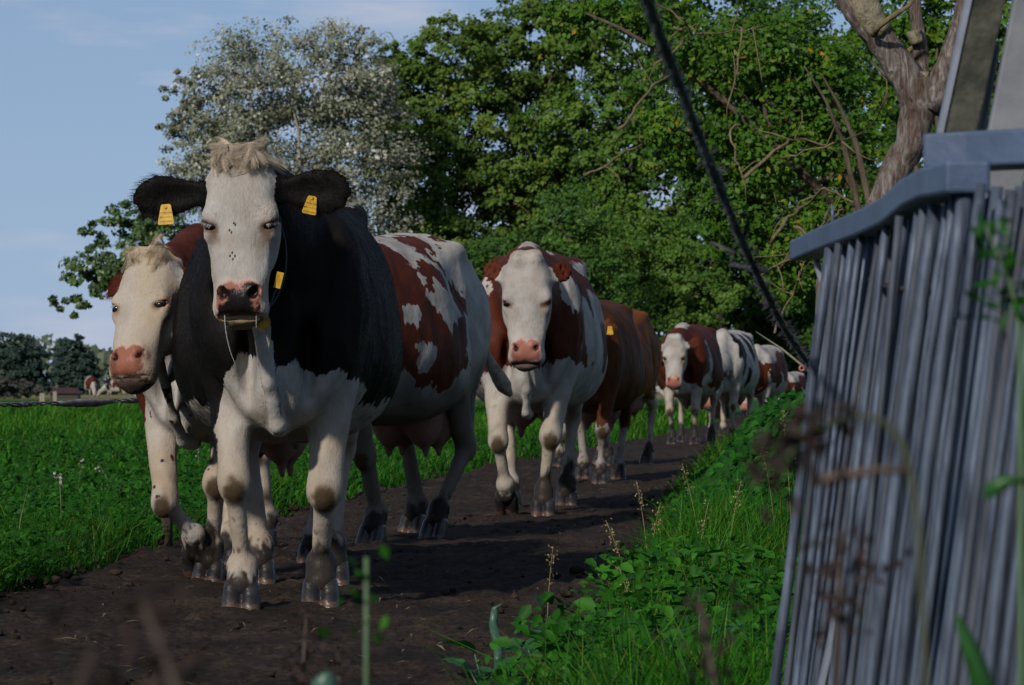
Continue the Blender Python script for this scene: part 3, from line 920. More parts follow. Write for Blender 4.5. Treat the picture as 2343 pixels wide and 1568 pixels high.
        d3 = d3 * .88 + nrm[vi] * (.06 + .34 * rg.random(ng) * (1 - .5 * fr))[gl][:, None]
        gb = (rg.normal(size=ng) * 1.15)[gl][:, None] * side3 - nrm[vi] * (.10 + .25 * rg.random(ng))[gl][:, None] + .25 * H.U
        L3 = fs * .56 * ((.5 + .6 * rg.random(ng)) * (1 - .45 * fr))[gl] * (.85 + .3 * rg.random(len(ok)))
        j3 = np.clip(.62 + .5 * rg.random(ng) + .1 * fr, 0, 1.12)[gl][:, None] * (.85 + .3 * rg.random((len(ok), 1)))
        col3 = np.array(c.get('lockcol', (0.40, 0.335, 0.255))) * j3
        make_hair('forelock', P3, d3, L3, col3, root, rad=.0006, bendv=gb, k=6)
    return root

def rounded_plate(w, h, th, n=5, r=.006, notch=0.0):
    pts = []
    for cx, cy, a0 in ((w / 2 - r, h / 2 - r, 0), (-w / 2 + r, h / 2 - r, 90), (-w / 2 + r, -h / 2 + r, 180), (w / 2 - r, -h / 2 + r, 270)):
        for q in range(n): a = R(a0 + 90 * q / (n - 1)); pts.append((cx + r * math.cos(a), cy + r * math.sin(a)))
    m = len(pts)
    V = [(x * (1 - notch * max(y, 0) / (h / 2)), y, -th / 2) for x, y in pts] + [(x * (1 - notch * max(y, 0) / (h / 2)), y, th / 2) for x, y in pts]
    F = [tuple(range(m - 1, -1, -1)), tuple(range(m, 2 * m))] + [(i, (i + 1) % m, m + (i + 1) % m, m + i) for i in range(m)]
    return V, F

def put_ear_tag(c, root, side, along, down, tilt=0, size=(.052, .066), ink=True):
    H = c['H']; b, E, A, Nn = ear_frame(H, side, c['ear'][side])
    p = b + E * along * H.s + Nn * .020 * H.s + np.array([0, 0, -down])
    mb = MB(); Vp, Fp = rounded_plate(size[0], size[1], .003, notch=.45); mb.add(Vp, Fp)
    o = mb.build('ear_tag', MAT['tag'], root, smooth=False)
    z = unit(H.V * .9 + H.W * side * .15); y = unit(np.array([0, 0, 1.]) - z * z[2]); x = np.cross(y, z)
    ct, st = math.cos(R(tilt)), math.sin(R(tilt))
    x, y = x * ct + y * st, y * ct - x * st
    M = Matrix(((x[0], y[0], z[0], p[0]), (x[1], y[1], z[1], p[1]), (x[2], y[2], z[2], p[2]), (0, 0, 0, 1)))
    o.matrix_local = M
    mb = MB(); mb.tube([(0, .022, -.016), (0, .022, .003)], [.006, .006], 10)
    s = mb.build('tag_stud', MAT['tag'], root); s.parent = o
    if ink:
        # three lines of hand-written strokes, too worn to read
        mb = MB(); rr = random.Random(5)
        for row, y0 in enumerate((.004, -.010, -.024)):
            x0 = -.020
            while x0 < .018:
                wd = rr.uniform(.003, .005)
                pts = [(x0, y0 + rr.uniform(-.001, .001), .0019), (x0 + wd * .4, y0 + rr.uniform(.002, .005), .0019), (x0 + wd * .7, y0 + rr.uniform(-.003, .001), .0019), (x0 + wd, y0 + rr.uniform(0, .003), .0019)]
                mb.tube(pts, .00045, 4); x0 += wd + rr.uniform(.0008, .002)
        mb.build('tag_writing', MAT['ink'], root).parent = o
    return o

MAT['tail'] = simple_mat('tail_hair', (0.26, 0.225, 0.165), rough=.7, nscale=30, col2=(0.12, 0.10, 0.07), bump=.6, bscale=90)
MAT['tail_dark'] = simple_mat('tail_hair_dark', (0.10, 0.035, 0.012), rough=.7, nscale=30, col2=(0.05, 0.02, 0.01), bump=.6, bscale=90)
# ------------------------------------------------------------------ ground, path, field
PY = [4, 6, 8, 10, 11.3, 13.5, 16, 22, 30, 40, 50, 60, 85]
PL = [-2.2, -2.1, -1.95, -1.86, -1.79, -1.68, -1.56, -1.05, -.29, .95, 2.25, 3.3, 6.0]
PYR = [4, 6, 7.2, 8, 9, 10.75, 13.5, 19, 26, 33, 40, 46, 52, 60, 85]
PR = [-.5, -.15, .0, .06, .14, .29, .52, .88, 1.40, 1.93, 2.45, 3.1, 4.1, 5.2, 8.4]
def xl(y): return np.interp(y, PY, PL)
def xr(y): return np.interp(y, PYR, PR)

def build_ground():
    m, n, l, b = new_mat('field_soil')
    tc = N(n, 'ShaderNodeTexCoord'); sp = N(n, 'ShaderNodeSeparateXYZ'); l.new(tc.outputs['Object'], sp.inputs[0])
    nz = N(n, 'ShaderNodeTexNoise', Scale=.06, Detail=6); l.new(tc.outputs['Object'], nz.inputs['Vector'])
    nf = N(n, 'ShaderNodeTexNoise', Scale=1.3, Detail=8); l.new(tc.outputs['Object'], nf.inputs['Vector'])
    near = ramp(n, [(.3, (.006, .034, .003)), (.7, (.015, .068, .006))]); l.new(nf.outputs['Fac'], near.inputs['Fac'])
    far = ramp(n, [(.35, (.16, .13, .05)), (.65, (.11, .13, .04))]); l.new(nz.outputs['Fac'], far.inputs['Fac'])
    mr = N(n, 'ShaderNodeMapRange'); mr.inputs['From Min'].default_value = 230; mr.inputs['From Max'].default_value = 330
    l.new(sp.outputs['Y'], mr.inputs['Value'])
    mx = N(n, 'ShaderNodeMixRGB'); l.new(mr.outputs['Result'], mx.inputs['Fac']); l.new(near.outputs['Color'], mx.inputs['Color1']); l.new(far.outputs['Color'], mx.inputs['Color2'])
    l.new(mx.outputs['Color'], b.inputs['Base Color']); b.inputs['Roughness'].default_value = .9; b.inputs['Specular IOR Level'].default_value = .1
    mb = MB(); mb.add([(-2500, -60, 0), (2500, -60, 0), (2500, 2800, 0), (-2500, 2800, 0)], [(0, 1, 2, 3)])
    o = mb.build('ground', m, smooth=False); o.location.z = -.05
    tag(o, kind='structure')

def build_path():
    ys = 5.5 * np.exp(np.arange(0, 840) * .0033); xs = np.linspace(-.06, 1.06, 105)
    Y, S = np.meshgrid(ys, xs, indexing='ij')
    L, Rr = xl(Y), xr(Y)
    wob = .10 * fbm(np.stack([Y, Y * 0, Y * 0], -1), .9, 3, 3) + .05 * fbm(np.stack([Y, Y * 0, Y * 0 + 5], -1), 4, 2, 4)
    X = L + (Rr - L) * S + wob * np.where(S < .5, 1, -.6)
    P = np.stack([X, Y, np.zeros_like(X)], -1)
    edge = np.minimum(S, 1 - S)
    lump = sstep(.22, .02, edge) * (.5 + .5 * fbm(P, 1.3, 2, 8))
    cl = fbm(P, 7, 4, 5); big = fbm(P, 2.2, 3, 6); fine = fbm(P, 24, 2, 7)
    Z = .010 * big + .022 * np.abs(cl) + .016 * fine + .020 * np.clip(fbm(P, 13, 3, 19), 0, 1) + lump * (.065 * np.clip(fbm(P, 8, 3, 9) + .2, 0, 1) + .02)
    # hoof prints
    rg = np.random.default_rng(4)
    Z = Z - .05 * sstep(.03, -.03, edge)
    V = np.stack([X, Y, Z - .006], -1).reshape(-1, 3)
    nr, nc = X.shape; I = np.arange(nr * nc).reshape(nr, nc)
    F = np.stack([I[:-1, :-1], I[:-1, 1:], I[1:, 1:], I[1:, :-1]], -1).reshape(-1, 4)
    m, n, l, b = new_mat('mud')
    tc = N(n, 'ShaderNodeTexCoord')
    n1 = N(n, 'ShaderNodeTexNoise', Scale=2.2, Detail=8, Roughness=.65); n2 = N(n, 'ShaderNodeTexNoise', Scale=46, Detail=8, Roughness=.75)
    for q in (n1, n2): l.new(tc.outputs['Object'], q.inputs['Vector'])
    r1 = ramp(n, [(.32, (.015, .0115, .0095)), (.52, (.029, .0215, .0175)), (.72, (.054, .038, .029))]); l.new(n1.outputs['Fac'], r1.inputs['Fac'])
    r2 = ramp(n, [(.34, (.35, .34, .33)), (.52, (1, 1, 1)), (.70, (1.9, 1.8, 1.65))]); l.new(n2.outputs['Fac'], r2.inputs['Fac'])
    mx = N(n, 'ShaderNodeMixRGB', blend_type='MULTIPLY'); mx.inputs['Fac'].default_value = 1
    l.new(r1.outputs['Color'], mx.inputs['Color1']); l.new(r2.outputs['Color'], mx.inputs['Color2']); l.new(mx.outputs['Color'], b.inputs['Base Color'])
    rr = ramp(n, [(.35, (.75, .75, .75)), (.6, (.95, .95, .95))]); l.new(n1.outputs['Fac'], rr.inputs['Fac']); l.new(rr.outputs['Color'], b.inputs['Roughness'])
    b.inputs['Specular IOR Level'].default_value = .1
    bp = N(n, 'ShaderNodeBump', Strength=1.0, Distance=.012); l.new(n2.outputs['Fac'], bp.inputs['Height']); l.new(bp.outputs['Normal'], b.inputs['Normal'])
    tag(link('path', mesh_np('path', V, F), m), kind='structure')
    # bits of straw trodden into it
    k = 900; y = 6.5 * np.exp(rg.random(k) * 1.6); s = rg.random(k); x = xl(y) + (xr(y) - xl(y)) * s
    Vs, Fs = leaves(np.stack([x, y, np.full(k, .022)], 1), np.array([0, 0, 1.]) + .15 * rg.normal(size=(k, 3)), .03 + .05 * rg.random(k), rg, .10)
    tag(link('straw_bits', mesh_np('straw_bits', Vs, Fs, False, rnd_attr(rg.random(k), 1)), leaf_mat('trodden_straw', [(0, (.05, .035, .02)), (1, (.15, .12, .07))], .8, 0, .1)), kind='stuff')
    # loose crumbs of earth lying on it
    import bmesh
    bm = bmesh.new(); bmesh.ops.create_icosphere(bm, subdivisions=2, radius=1.0); base = np.array([v.co[:] for v in bm.verts]); ff = np.array([[v.index for v in q.verts] for q in bm.faces]); bm.free()
    nC = 1000; nb = len(base)
    y = 7.0 * np.exp(rg.random(nC) * 1.35); s = rg.beta(.45, .6, nC)
    x = xl(y) + (xr(y) - xl(y)) * s
    r = (.004 + .024 * rg.random(nC) ** 3.5) * np.where((s < .16) | (s > .9), .95, .6)
    Vv = np.empty((nC, nb, 3))
    for k in range(nC):
        sh = base * (1 + .6 * fbm(base + k * 3.7, 1.9, 3, 3))[:, None] * rg.uniform(.7, 1.3, 3) * [1, 1, .75]
        Vv[k] = sh * r[k] + [x[k], y[k], r[k] * .12 + .004 + .03 * sstep(.2, .02, min(s[k], 1 - s[k]))]
    Fc = (ff[None] + nb * np.arange(nC)[:, None, None]).reshape(-1, 3)
    tag(link('mud_crumbs', mesh_np('mud_crumbs', Vv.reshape(-1, 3), Fc, True), m), kind='stuff')

def blades(P, h, w, lean, rg, curve=.5):
    """grass blades: two quads each"""
    n = len(P); a = rg.random(n) * 6.283
    ld = np.stack([np.cos(a), np.sin(a), np.zeros(n)], 1)
    fa = a + 1.57 + rg.normal(size=n) * .5
    wd = np.stack([np.cos(fa), np.sin(fa), np.zeros(n)], 1) * w[:, None] * .5
    up = np.array([0, 0, 1.]); h = h[:, None]; lean = lean[:, None]
    mid = P + up * h * .55 + ld * h * lean * .35
    top = P + up * h * (1 - .35 * lean) + ld * h * lean
    V = np.stack([P - wd, P + wd, mid - wd * .75, mid + wd * .75, top - wd * .12, top + wd * .12], 1)
    I = 6 * np.arange(n)[:, None]
    F = np.stack([I + [0, 1, 3, 2], I + [2, 3, 5, 4]], 1).reshape(-1, 4)
    return V.reshape(-1, 3), F

def leaves(P, nrm, size, rg, wid=.55, six=False, droop=None):
    n = len(P); nrm = nrm / (np.linalg.norm(nrm, axis=1)[:, None] + 1e-9)
    t = rg.normal(size=(n, 3))
    if droop is not None: t = t + droop
    t -= nrm * (t * nrm).sum(1)[:, None]; t /= np.linalg.norm(t, axis=1)[:, None] + 1e-9
    b = np.cross(nrm, t); s = size[:, None]
    if not six:
        V = np.stack([P - t * s * .5, P + b * s * wid * .5 + nrm * s * .08, P + t * s * .5, P - b * s * wid * .5 + nrm * s * .08], 1)
        F = 4 * np.arange(n)[:, None] + np.arange(4)
        return V.reshape(-1, 3), F
    w = wid * .5
    V = np.stack([P - t * s * .5, P - t * s * .2 + b * s * w + nrm * s * .10, P + t * s * .2 + b * s * w * .8 + nrm * s * .08, P + t * s * .55 - nrm * s * .08,
                  P + t * s * .2 - b * s * w * .8 + nrm * s * .08, P - t * s * .2 - b * s * w + nrm * s * .10], 1)
    I = 6 * np.arange(n)[:, None]
    F = np.stack([I + [0, 3, 2, 1], I + [0, 5, 4, 3]], 1).reshape(-1, 4)
    return V.reshape(-1, 3), F

def rnd_attr(vals, per): return {'rnd': ('FACE', 'FLOAT', np.repeat(vals, per))}

MAT['grass'] = leaf_mat('grass_blades', [(0, (0.0071, 0.0385, 0.0022)), (.45, (0.0143, 0.0816, 0.0033)), (.8, (0.0299, 0.1382, 0.0060)), (.93, (0.0606, 0.1699, 0.0110)), (1, (0.1069, 0.1473, 0.0302))], .55, .26, .12)
MAT['verge'] = leaf_mat('verge_blades', [(0, (0.0082, 0.0398, 0.0022)), (.45, (0.0164, 0.0914, 0.0033)), (.8, (0.0372, 0.1581, 0.0055)), (.92, (0.0893, 0.1288, 0.0220)), (1, (0.0967, 0.0820, 0.0165))], .55, .26, .12)
MAT['weed'] = leaf_mat('weed_leaves', [(0, (0.0062, 0.0384, 0.0027)), (.6, (0.0124, 0.0744, 0.0044)), (1, (0.0295, 0.1260, 0.0072))], .55, .22, .12)
MAT['nettle'] = leaf_mat('nettle_leaves', [(0, (0.0045, 0.0323, 0.0033)), (.6, (0.0082, 0.0599, 0.0055)), (1, (0.0193, 0.1037, 0.0083))], .6, .2, .1)

def build_grass():
    rg = np.random.default_rng(21)
    # the field to the left of the path and beyond it
    n = 98000
    y = 10.2 * np.exp(rg.random(n) * np.log(150 / 10.2)); lo = -.175 * y - .3; hi = xl(y) - .03
    hi = np.where(y > 55, np.minimum(hi, .06 * y), hi)
    s = rg.random(n); x = lo + (hi - lo) * s
    P = np.stack([x, y, np.full(n, -.045)], 1)
    clump = fbm(P, .8, 3, 3); d = hi - x
    h = (.10 + .14 * rg.random(n)) * (1 + .7 * clump) * np.where(d < .5, 1.25, 1) * np.clip(y / 30, 1, 1.5)
    w = .0045 * np.clip(y / 11, 1, 9) * (.7 + .6 * rg.random(n))
    V, F = blades(P, h, w, .25 + .6 * rg.random(n), rg)
    r = np.clip(.36 + .42 * clump + .30 * fbm(P, 3.5, 2, 19) + .20 * rg.normal(size=n), 0, 1); r = np.where(rg.random(n) < .055 + .10 * (fbm(P, .5, 2, 23) > .28), .97, np.minimum(r, .9))
    r = np.where(y > 45, np.clip(r + .2, 0, .95), r)
    tag(link('field_grass', mesh_np('field_grass', V, F, True, rnd_attr(r, 2)), MAT['grass']), kind='stuff')
    # low broad leaves among it: clover, plantain, dock seedlings
    n = 30000
    y = 10.4 * np.exp(rg.random(n) * np.log(45 / 10.4)); lo = -.175 * y - .2; hi = xl(y) + .02
    x = lo + (hi - lo) * rg.random(n) ** .8
    pa = fbm(np.stack([x, y, y * 0], 1), 1.1, 3, 31); k = pa + .25 * rg.normal(size=n) > -.12
    x, y, pa = x[k], y[k], pa[k]; n = len(x)
    z = -.03 + (.05 + .16 * rg.random(n)) * (1 + .6 * pa)
    nm = np.array([0, -.25, .8]) + .45 * rg.normal(size=(n, 3))
    V, F = leaves(np.stack([x, y, z], 1), nm, (.016 + .032 * rg.random(n) ** 2.5) * np.clip(y / 14, 1, 2.0), rg, .55)
    r = np.clip(.4 + .4 * pa + .25 * rg.normal(size=n), 0, 1)
    tag(link('field_herbs', mesh_np('field_herbs', V, F, True, rnd_attr(r, 1)), MAT['weed']), kind='stuff')
    # the verge on the right
    n = 58000
    y = 5.6 * np.exp(rg.random(n) * np.log(46 / 5.6)); lo = xr(y) - .02; hi = np.maximum(.168 * y + .1, lo + .3)
    x = lo + (hi - lo) * rg.random(n) ** .9; P = np.stack([x, y, np.full(n, -.045)], 1)
    clump = fbm(P, 1.4, 3, 13); d = x - lo
    h = (.13 + .20 * rg.random(n)) * (1 + .6 * clump) * (.55 + .6 * sstep(0, .35, d)) * (.45 + .55 * sstep(7.5, 10, y))
    w = .0040 * np.clip(y / 9, .8, 4) * (.7 + .6 * rg.random(n))
    V, F = blades(P, h, w, .2 + .65 * rg.random(n), rg)
    r = np.clip(.45 + .38 * clump + .24 * fbm(P, 4, 2, 29) + .20 * rg.normal(size=n), 0, .84)
    dry = rg.random(n) < .07 + .13 * sstep(18, 30, y) * sstep(.6, .1, d) + .06 * (fbm(P, 2.5, 2, 77) > .25); r = np.where(dry, .9 + .1 * rg.random(n), r)
    tag(link('verge_grass', mesh_np('verge_grass', V, F, True, rnd_attr(r, 2)), MAT['verge']), kind='stuff')
    n = 22000
    y = 5.6 * np.exp(rg.random(n) * np.log(30 / 5.6)); lo = xr(y) + .02; hi = np.maximum(.168 * y + .1, lo + .3)
    x = lo + (hi - lo) * rg.random(n)
    pa = fbm(np.stack([x, y, y * 0], 1), 1.5, 3, 41); near = sstep(10.0, 8.4, y)
    k = pa + .25 * rg.normal(size=n) > .30 - .72 * near
    x, y, pa = x[k], y[k], pa[k]; n = len(x)
    z = -.03 + (.04 + .17 * rg.random(n)) * (1 + .5 * pa)
    nm = np.array([0, -.3, .8]) + .42 * rg.normal(size=(n, 3))
    V, F = leaves(np.stack([x, y, z], 1), nm, .020 + .034 * rg.random(n) ** 2, rg, .62, True)
    r = np.clip(.45 + .4 * pa + .25 * rg.normal(size=n), 0, 1)
    tag(link('verge_herbs', mesh_np('verge_herbs', V, F, True, rnd_attr(r, 2)), MAT['weed']), kind='stuff')
    # grass and weeds close against the fence, hiding its foot
    n = 8000
    y = rg.uniform(2.6, 6.6, n); x = .33 + .16 * rg.normal(size=n) + .03 * (y - 4); k = (x > -.05) & (x < .62); x, y = x[k], y[k]; n = len(x)
    h = (.12 + .20 * rg.random(n)) * (.7 + .1 * y)
    V, F = blades(np.stack([x, y, np.full(n, -.045)], 1), h, .004 + .003 * rg.random(n), .2 + .6 * rg.random(n), rg)
    tag(link('fence_side_grass', mesh_np('fence_side_grass', V, F, True, rnd_attr(np.clip(.5 + .25 * rg.normal(size=n), 0, .95), 2)), MAT['verge']), kind='stuff')
    # bank of nettles
    n = 12000
    y = rg.uniform(15.5, 23.5, n); u = rg.random(n); lo = xr(y) + .12; x = lo + u * 2.0
    top = .60 * sstep(-.04, .33, u) * sstep(15.0, 19, y) * (.86 + .25 * fbm(np.stack([x, y, y * 0], 1), 1.6, 2, 51)) + .10
    z = top * (1 - .55 * rg.random(n) ** 2.2)
    nm = np.stack([-.3 + .4 * rg.normal(size=n), -.55 + .4 * rg.normal(size=n), .75 + .3 * rg.normal(size=n)], 1)
    V, F = leaves(np.stack([x, y, z], 1), nm, .055 + .045 * rg.random(n), rg, .55, True, droop=np.array([-.3, -.5, -.9]))
    r = np.clip(.5 + .3 * rg.normal(size=n), 0, 1)
    tag(link('nettle_bank_leaves', mesh_np('nettle_bank', V, F, True, rnd_attr(r, 2)), MAT['nettle']), kind='stuff')
    # flowering weed stems in the field
    mb = MB(); m = simple_mat('flower_stem', (.10, .12, .05), noise=.3)
    fl = leaf_mat('weed_flowers', [(0, (.10, .07, .06)), (.5, (.30, .25, .25)), (1, (.55, .50, .45))], .6, .2)
    pts, vals = [], []
    for k in range(14):
        yy = 12 * math.exp(rg.random() * 1.1); xx = xl(yy) - .15 - (.155 * yy - 1.4) * rg.random(); hh = rg.uniform(.22, .42)
        a = rg.normal(size=2) * .06; tp = np.array([xx + a[0], yy + a[1], hh])
        mb.tube([(xx, yy, -.05), (xx + a[0] * .4, yy + a[1] * .4, hh * .6), tp], [.003, .0025, .0015], 4)
        q = rg.integers(4, 12)
        for _ in range(q): pts.append(tp + rg.normal(size=3) * [.012, .012, .03]); vals.append(rg.random())
    st = mb.build('weed_stems', m); tag(st, kind='stuff')
    pts = np.array(pts); V, F = leaves(pts, rg.normal(size=pts.shape), np.full(len(pts), .02), rg, .8)
    tag(link('weed_flower_heads', mesh_np('weed_flowers', V, F, True, rnd_attr(np.array(vals), 1)), fl), kind='stuff')

build_ground(); build_path(); build_grass()
# ------------------------------------------------------------------ trees
def bark_mat(name, c1, c2, scale=14, stretch=.18, bump=.9):
    m, n, l, b = new_mat(name)
    tc = N(n, 'ShaderNodeTexCoord'); mp = N(n, 'ShaderNodeMapping'); mp.inputs['Scale'].default_value = (1, 1, stretch)
    l.new(tc.outputs['Object'], mp.inputs['Vector'])
    nz = N(n, 'ShaderNodeTexNoise', Scale=scale, Detail=8, Roughness=.65, Distortion=.6); l.new(mp.outputs['Vector'], nz.inputs['Vector'])
    r = ramp(n, [(.32, c2), (.5, tuple((a + c) / 2 for a, c in zip(c1, c2))), (.7, c1)]); l.new(nz.outputs['Fac'], r.inputs['Fac'])
    l.new(r.outputs['Color'], b.inputs['Base Color']); b.inputs['Roughness'].default_value = .85; b.inputs['Specular IOR Level'].default_value = .15
    bp = N(n, 'ShaderNodeBump', Strength=bump, Distance=.03); l.new(nz.outputs['Fac'], bp.inputs['Height']); l.new(bp.outputs['Normal'], b.inputs['Normal'])
    return m
MAT['bark'] = bark_mat('grey_brown_bark', (.12, .095, .07), (.035, .027, .02))
MAT['bark_pale'] = bark_mat('pale_bark', (.30, .27, .22), (.12, .10, .08))
MAT['twig'] = bark_mat('lichen_twig', (.20, .16, .085), (.08, .065, .04), 30)
G = {}
G['silver'] = leaf_mat('silver_poplar_leaves', [(0, (.070, .088, .050)), (.45, (.150, .168, .110)), (.72, (.28, .29, .235)), (1, (.62, .62, .57))], .5, .22, .3)
G['olive'] = leaf_mat('olive_green_leaves', [(0, (0.0317, 0.0671, 0.0086)), (.5, (0.0635, 0.1184, 0.0164)), (.85, (0.1065, 0.1716, 0.0301)), (.97, (0.1418, 0.1623, 0.0267)), (1, (0.2412, 0.1549, 0.0164))], .52, .22, .14)
G['green'] = leaf_mat('mid_green_leaves', [(0, (0.0275, 0.0700, 0.0090)), (.5, (0.0585, 0.1251, 0.0172)), (.9, (0.1066, 0.1791, 0.0271)), (1, (0.2124, 0.1993, 0.0246))], .52, .22, .14)
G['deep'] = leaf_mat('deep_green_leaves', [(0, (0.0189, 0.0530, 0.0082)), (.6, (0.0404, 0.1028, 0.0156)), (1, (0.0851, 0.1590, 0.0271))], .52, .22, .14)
G['hazel'] = leaf_mat('hazel_leaves', [(0, (0.0241, 0.0721, 0.0057)), (.5, (0.0456, 0.1187, 0.0082)), (.88, (0.0929, 0.1685, 0.0139)), (.96, (0.1926, 0.1813, 0.0172)), (1, (0.3707, 0.1643, 0.0115))], .5, .30, .15)
G['far'] = leaf_mat('far_hazy_leaves', [(0, (.012, .028, .026)), (1, (.030, .055, .043))], .7, .15, .2)  # bluish dark tone: distance haze put into the leaf colour
G['oak'] = leaf_mat('oak_leaves', [(0, (0.0275, 0.0636, 0.0131)), (.6, (0.0585, 0.1187, 0.0238)), (1, (0.1032, 0.1696, 0.0426))], .45, .3, .5)

def limb(a, b, rg, sag=.12, n=6):
    t = np.linspace(0, 1, n)[:, None]; p = a * (1 - t) + b * t; L = np.linalg.norm(b - a)
    off = rg.normal(size=3) * sag * L
    return p + (np.sin(t * np.pi)) * off + np.array([0, 0, 1]) * (np.sin(t * np.pi) * L * .07)

def tree(name, label, base, lobes, d, nc, nl, size, mat, bark='bark', trunk_r=.16, group=None, cat='tree', spread=.16, six=False, limbs=9, seed=1, shell=.45, droop=0.0, wid=.62, twigs=0, trunk_top=None):
    """trunk and limbs plus a crown of leaf clumps; lobes are (u, v, half width, half height) seen from the lane"""
    rg = np.random.default_rng(seed)
    bp = Vector(base); root = empty(name, bp); tag(root, label, cat, group)
    b0 = np.array(bp)
    nc, nl = int(nc * .62), int(nl * 1.7)
    L = []
    for (u, v, ru, rv) in lobes:
        c = np.array(at(u, v, d)); L.append((c, ru / FPX * d, rv / FPX * d))
    vol = np.array([a * a * b for _, a, b in L]) ** (2 / 3); vol /= vol.sum()
    li = rg.choice(len(L), nc, p=vol)
    dirs = rg.normal(size=(nc, 3)); dirs /= np.linalg.norm(dirs, axis=1)[:, None]
    rad = shell + (1 - shell) * rg.random(nc) ** .6
    C = np.array([L[i][0] for i in li]) + dirs * rad[:, None] * np.array([(L[i][1], L[i][1], L[i][2]) for i in li])
    cs = np.array([spread * (L[i][1] * L[i][2]) ** .5 for i in li]) * (.6 + .8 * rg.random(nc))
    C = C + (fbm(C, .9 / max(cs.mean() * 4, .2), 2, seed)[:, None]) * dirs * cs.mean() * 1.6
    ok = C[:, 2] > .12; C, cs, dirs, li = C[ok], cs[ok], dirs[ok], li[ok]; nc = len(C)
    P = np.repeat(C, nl, 0); n = len(P)
    q = rg.normal(size=(n, 3)); q /= (np.linalg.norm(q, axis=1)[:, None] + 1e-9); q *= (rg.random(n) ** .5)[:, None]
    q *= np.array([1.15, 1.15, .75])
    P = P + q * np.repeat(cs, nl)[:, None]; P[:, 2] -= droop * np.repeat(cs, nl) * (q[:, 0] ** 2 + q[:, 1] ** 2)
    nm = np.repeat(dirs, nl, 0) * .5 + q * .4 + np.array([-.18, -.42, .40]) + .5 * rg.normal(size=(n, 3))
    sz = size * (.5 + .9 * rg.random(n) ** 1.3)
    V, F = leaves(P, nm, sz, rg, wid, six, droop=np.array([0, 0, -.6]) if droop else None)
    tone = np.repeat(rg.normal(size=nc) * .15 + .22 * fbm(C, 1.1 if d > 50 else 2.5, 2, seed + 3), nl)
    r = np.clip(.45 + tone + .14 * rg.normal(size=n), 0, .93); r = np.where(rg.random(n) < .006, .99, r)
    crown = link('crown', mesh_np('crown', V - b0, F, True, rnd_attr(r, 2 if six else 1)), mat, root)
    mb = MB()
    top = np.array(trunk_top) if trunk_top is not None else np.average([c for c, _, _ in L], axis=0, weights=vol)
    tp = limb(b0 * 1.0, top, rg, .04, 7)
    mb.tube(tp - b0, np.linspace(trunk_r, trunk_r * .45, 7), 10, jit=.05, seed=seed)
    mb.build('trunk', MAT[bark], root)
    mb = MB()
    for k in range(limbs):
        e = C[rg.integers(0, nc)]; t = rg.uniform(.35, 1.0)
        a = tp[int(t * 6)]
        p = limb(a, e, rg, .10, 6); mb.tube(p - b0, np.linspace(trunk_r * .38, trunk_r * .08, 6), 6, jit=.06, seed=k)
    for k in range(twigs):
        e = C[rg.integers(0, nc)]; a = e + (top - e) * rg.uniform(.2, .5)
        p = limb(a, e + (e - a) * .25, rg, .16, 6); mb.tube(p - b0, np.linspace(trunk_r * .09, trunk_r * .02, 6), 5, seed=k)
    if limbs + twigs: tag(mb.build('limbs', MAT['bark_pale' if bark == 'bark_pale' else 'bark'], root), kind='stuff')
    return root

WOOD = 'trees of the wood behind the cows'
def gp(u, d): p = at(u, HV, d); return (p.x, d, -.05)

tree('poplar_tree', 'silvery pale-leaved poplar standing behind the black cow, left end of the wood', gp(690, 92), [(640, 190, 190, 130), (520, 250, 130, 140), (760, 190, 150, 130), (450, 330, 85, 110), (600, 430, 210, 190), (800, 400, 150, 200), (690, 620, 260, 200), (430, 230, 45, 60), (400, 290, 45, 35), (850, 160, 60, 70), (870, 280, 70, 90)],
     92, 2050, 38, .10, G['silver'], 'bark_pale', .2, WOOD, spread=.20, limbs=16, seed=3, twigs=40, wid=.75)
tree('oak_tree', 'green oak with drooping boughs above the brown cow, left of the poplar', gp(470, 66), [(330, 610, 90, 90), (230, 620, 85, 75), (170, 690, 50, 45), (290, 520, 80, 60), (400, 560, 80, 110), (430, 680, 90, 120), (215, 545, 40, 40), (350, 700, 60, 70)],
     66, 360, 34, .115, G['oak'], 'bark', .16, None, spread=.22, limbs=14, seed=5, droop=.3, shell=.3)
tree('ash_tree', 'tall olive-green tree whose rounded top stands against the sky beside the poplar', gp(1010, 97), [(1030, 150, 130, 110), (950, 260, 120, 140), (1090, 290, 140, 180), (960, 430, 130, 160), (1080, 520, 150, 170), (985, 640, 150, 170), (1030, 60, 60, 45), (915, 150, 70, 75), (900, 210, 75, 90), (880, 330, 80, 110)],
     97, 1550, 36, .145, G['olive'], 'bark', .22, WOOD, spread=.17, limbs=12, seed=7, twigs=50)
tree('maple_tree', 'bushy olive-green tree, second to the right of the poplar', gp(1220, 98), [(1200, 120, 140, 120), (1270, 60, 130, 100), (1200, 330, 140, 170), (1280, 480, 150, 160), (1180, 620, 150, 150)],
     98, 1150, 36, .16, G['olive'], 'bark', .22, WOOD, spread=.18, limbs=10, seed=9, twigs=40)
tree('sycamore_tree', 'dense mid-green tree filling the wood above the white-faced red cow', gp(1420, 96), [(1420, 60, 170, 150), (1380, 300, 160, 170), (1480, 420, 170, 190), (1390, 560, 160, 170), (1520, 640, 160, 140)],
     96, 1250, 36, .165, G['green'], 'bark', .22, WOOD, spread=.18, limbs=8, seed=11, twigs=30)
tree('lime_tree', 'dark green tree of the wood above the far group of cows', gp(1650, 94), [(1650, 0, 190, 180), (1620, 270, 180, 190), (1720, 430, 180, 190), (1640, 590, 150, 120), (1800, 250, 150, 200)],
     94, 1150, 36, .165, G['deep'], 'bark', .24, WOOD, spread=.18, limbs=8, seed=13, twigs=30)
